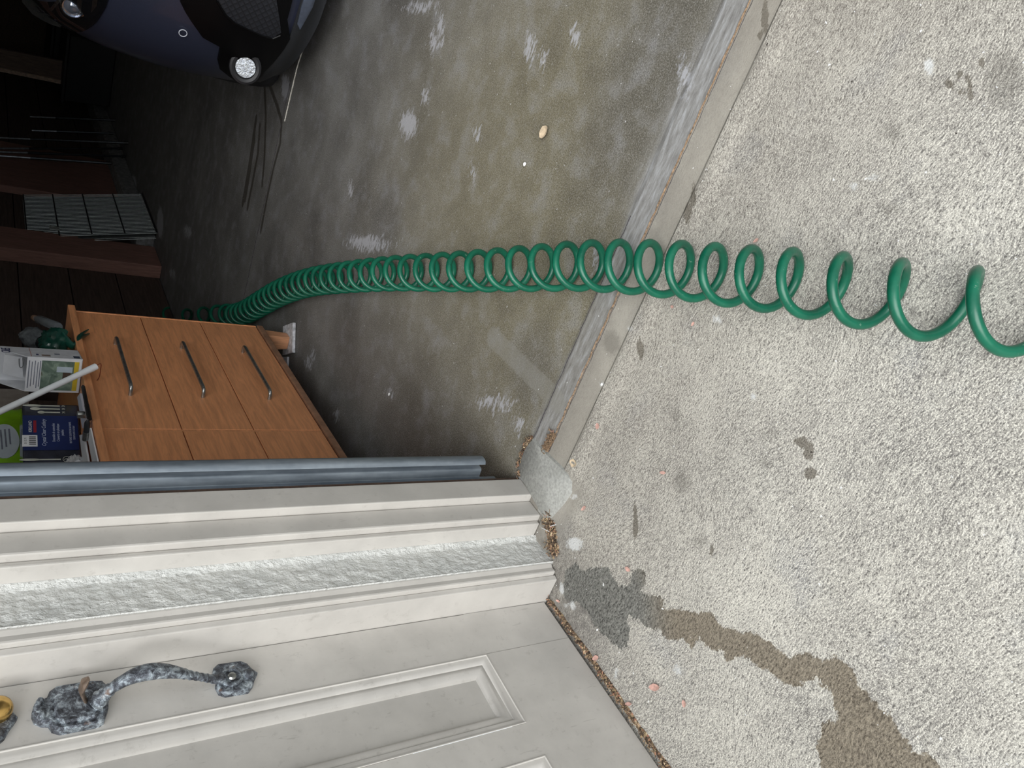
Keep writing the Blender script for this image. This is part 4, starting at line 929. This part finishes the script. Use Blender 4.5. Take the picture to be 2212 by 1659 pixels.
# thin dark rods leaning together
RODS = [((275,309),(75,314),'lowest reaching thin dark rod by the side wall'), ((262,321),(72,324),'thin dark rod second from the kerb end'), ((270,338),(70,333),'thin dark rod leaning in the middle of the cluster'), ((238,353),(74,345),'thin dark rod nearest the brown boarding'),
        ((246,260),(126,261),'thin dark rod furthest into the garage'), ((242,288),(128,287),'thin dark rod just before the furthest pair')]
for (a, b, lb) in RODS:
    P0 = Vector(PL(*a, 0, -2.40)); P0.z = max(P0.z, .0) if P0.y > 0 else .0
    P0 = Vector(G(*a, .005)) if G(*a, .005)[0] > -2.42 else P0
    P1 = Vector(PL(*b, 0, -2.50)); d = P1-P0; P2 = P0+d*1.5
    P2.x = max(P2.x, -2.53)
    r_ = thing('metal_rod', lb, 'rod', P0, 'dark metal rods leaning on the side wall')
    MB().tube([P0, P0.lerp(P2, .7)], .011, 8).build('shaft', flat('dark_steel', (52, 56, 60), .35, .7), r_, smooth=True)
    MB().tube([P0-(P2-P0).normalized()*.01, P0+(P2-P0).normalized()*.03], .015, 8).build('foot_cap', M_black, r_, smooth=True)
    MB().tube([P0.lerp(P2, .69), P2], .009, 8).build('upper_shaft', flat('light_steel', (130, 134, 140), .35, .6), r_, smooth=True)
# black storage tubs and the old plank lying on them
for (ya_, yb_, h_, lb) in ((9.25, 9.95, .42, 'black storage tub under the old plank end'), (10.0, 10.8, .50, 'black storage tub at the back corner of the garage')):
    b_ = thing('storage_tub', lb, 'tub', (-2.05, (ya_+yb_)/2, 0), None)
    m = MB(); q0, q1 = .03, .0; m.add([(-2.38+.03, ya_+.03, 0), (-1.72-.03, ya_+.03, 0), (-1.72-.03, yb_-.03, 0), (-2.38+.03, yb_-.03, 0), (-2.38, ya_, h_), (-1.72, ya_, h_), (-1.72, yb_, h_), (-2.38, yb_, h_)], [(0,3,2,1),(4,5,6,7),(0,1,5,4),(1,2,6,5),(2,3,7,6),(3,0,4,7)])
    m.build('tub_body', M_black, b_, bevel=.01); MB().box((-2.40, ya_-.02, h_), (-1.70, yb_+.02, h_+.03)).build('lid', M_black, b_, bevel=.008)
pk_ = thing('timber_plank', 'weathered old timber plank with two pale edges standing on a black tub', 'plank', (-1.9, 9.4, .45))
pa, pb = Vector(PL(165, 188, 1, 9.4)), Vector(PL(165, 140, 1, 9.4)); pa.z = pb.z = .452; qa, qb = Vector(PL(-60, 142, 1, 9.4)), Vector(PL(-60, 96, 1, 9.4)); qa.z = qb.z = 1.35
def plankbar(a, b, c, d, th, nm, mat, y0=0): 
    vs = [a+Vector((0, y0, 0)), b+Vector((0, y0, 0)), c+Vector((0, y0, 0)), d+Vector((0, y0, 0))]; vs += [v+Vector((0, th, 0)) for v in vs]
    MB().add(vs, [(0,1,2,3),(7,6,5,4),(0,4,5,1),(1,5,6,2),(2,6,7,3),(3,7,4,0)]).build(nm, mat, pk_)
plankbar(pa, pb, qb, qa, .05, 'board', M_old_plank)
plankbar(pa, pa.lerp(pb, .16), qa.lerp(qb, .16), qa, .03, 'pale_edge', flat('pale_worn_wood', (190, 166, 146), .7), -.028)

# ---------------------------------------------------------------- small loose things on the ground
def petal(name, label, cat, px, py, w, l, ang, mat, seed, curl=.25, group=None):
    c = G(px, py, .001); rnd = random.Random(seed); m = MB(); n = 7; vs = []
    for i in range(n):
        t = i/(n-1); ww = w*(math.sin(PI*min(1, t*.9+.08))**.8)*(.9+.2*rnd.random())
        for s_ in (-1, 0, 1):
            vs.append((s_*ww/2, (t-.5)*l, .0015+curl*ww*abs(s_)*.5+curl*l*.25*(2*t-1)**2))
    Mr = Matrix.Translation((c[0], c[1], .0015))@Matrix.Rotation(ang, 4, 'Z'); k = len(vs)
    V = [Mr@Vector(v) for v in vs]; V += [v-Vector((0, 0, .0006)) for v in V]
    fs = [(3*i+j, 3*i+j+1, 3*i+j+4, 3*i+j+3) for i in range(n-1) for j in range(2)]; fs += [tuple(q+k for q in f[::-1]) for f in fs]
    rim = [3*i for i in range(n)]+[3*(n-1)+1]+[3*i+2 for i in range(n-1, -1, -1)]+[1]
    fs += [(rim[i], rim[(i+1) % len(rim)], rim[(i+1) % len(rim)]+k, rim[i]+k) for i in range(len(rim))]
    o = m.add(V, fs).build(name, mat, smooth=True, split=60); tag(o, label, cat, group); return o
PET = [(1262,1098,.008,.018,1.2,'small pink petal beside the mortar pad'),(1433,1021,.007,.016,.6,'pink petal lying alone right of the mortar pad'),(1292,921,.012,.014,2.0,'pink petal near the end of the rusty grit line'),
       (1357,1229,.010,.016,.3,'pink petal at the upper edge of the wet patch'),(1288,1421,.012,.022,1.1,'plump pink petal resting on the door-foot debris'),(1415,1484,.014,.030,.9,'largest pink petal lying out from the door foot'),
       (1479,1520,.010,.014,2.2,'small dark pink petal furthest from the door foot'),(1359,1520,.008,.020,.9,'pink petal tucked against the door debris lower down'),(1453,663,.007,.008,.2,'tiny pink petal scrap under the green hose'),
       (1498,700,.006,.010,1.4,'faint pink petal scrap right of the smooth strip'),(1191,1176,.012,.022,1.5,'pink petal curled on the litter clump'),(1207,1298,.006,.014,.5,'pink petal at the corner of the door casing'),(1634,520,.006,.012,1.0,'dark red petal scrap above the coiled hose'),(1195,936,.012,.016,1.9,'salmon petal on the end of the rusty line')]
for i, (x, y, w, l, a, lb) in enumerate(PET): petal('flower_petal', lb, 'petal', x, y, w, l, a, M_petal, i, group='pink petals fallen on the concrete')
petal('dry_leaf', 'pale tan dry leaf on the garage floor', 'leaf', 1178, 287, .030, .036, 1.1, M_tan, 50, .45)
petal('dry_leaf', 'pale tan dry leaf right of the mortar pad', 'leaf', 1240, 1000, .020, .024, .3, M_tan, 51, .3)
petal('dry_leaf', 'yellow straw coloured leaf scrap at the litter clump end', 'leaf', 1197, 1186, .008, .024, 2.6, M_straw, 52, .3)
def pebble(label, px, py, r, mat, seed):
    c = G(px, py, 0); v_, f_ = lump((c[0], c[1], r*.5), (r, r*.8, r*.6), seed, .15, 1.2, (12, 8)); tag(MB().add(v_, f_).build('pebble', mat, smooth=True), label, 'pebble', None)
M_wp = flat('white_pebble', (240, 240, 238), .7, 0, .03)
pebble('white pebble on the garage floor below the tan leaf', 1135, 355, .006, M_wp, 3)
pebble('white pebble on the smooth strip by the thin joint', 1301, 830, .004, M_wp, 4)
pebble('white pebble near the bottom of the garage floor by the dresser', 842, 852, .006, M_wp, 5)
pebble('pale crumb at the corner of the lower litter clump', 1291, 1420-60, .003, M_wp, 6)
# white twigs in the clump
for (a, b, lb) in (((1188,1137),(1201,1133),'short white twig bent over the litter clump'), ((1170,1140),(1186,1148),'thin white twig sticking into the litter clump')):
    tag(MB().tube([Vector(G(*a, .012)), Vector(G(*b, .014))], .0009, 6).build('twig', M_white), lb, 'twig')
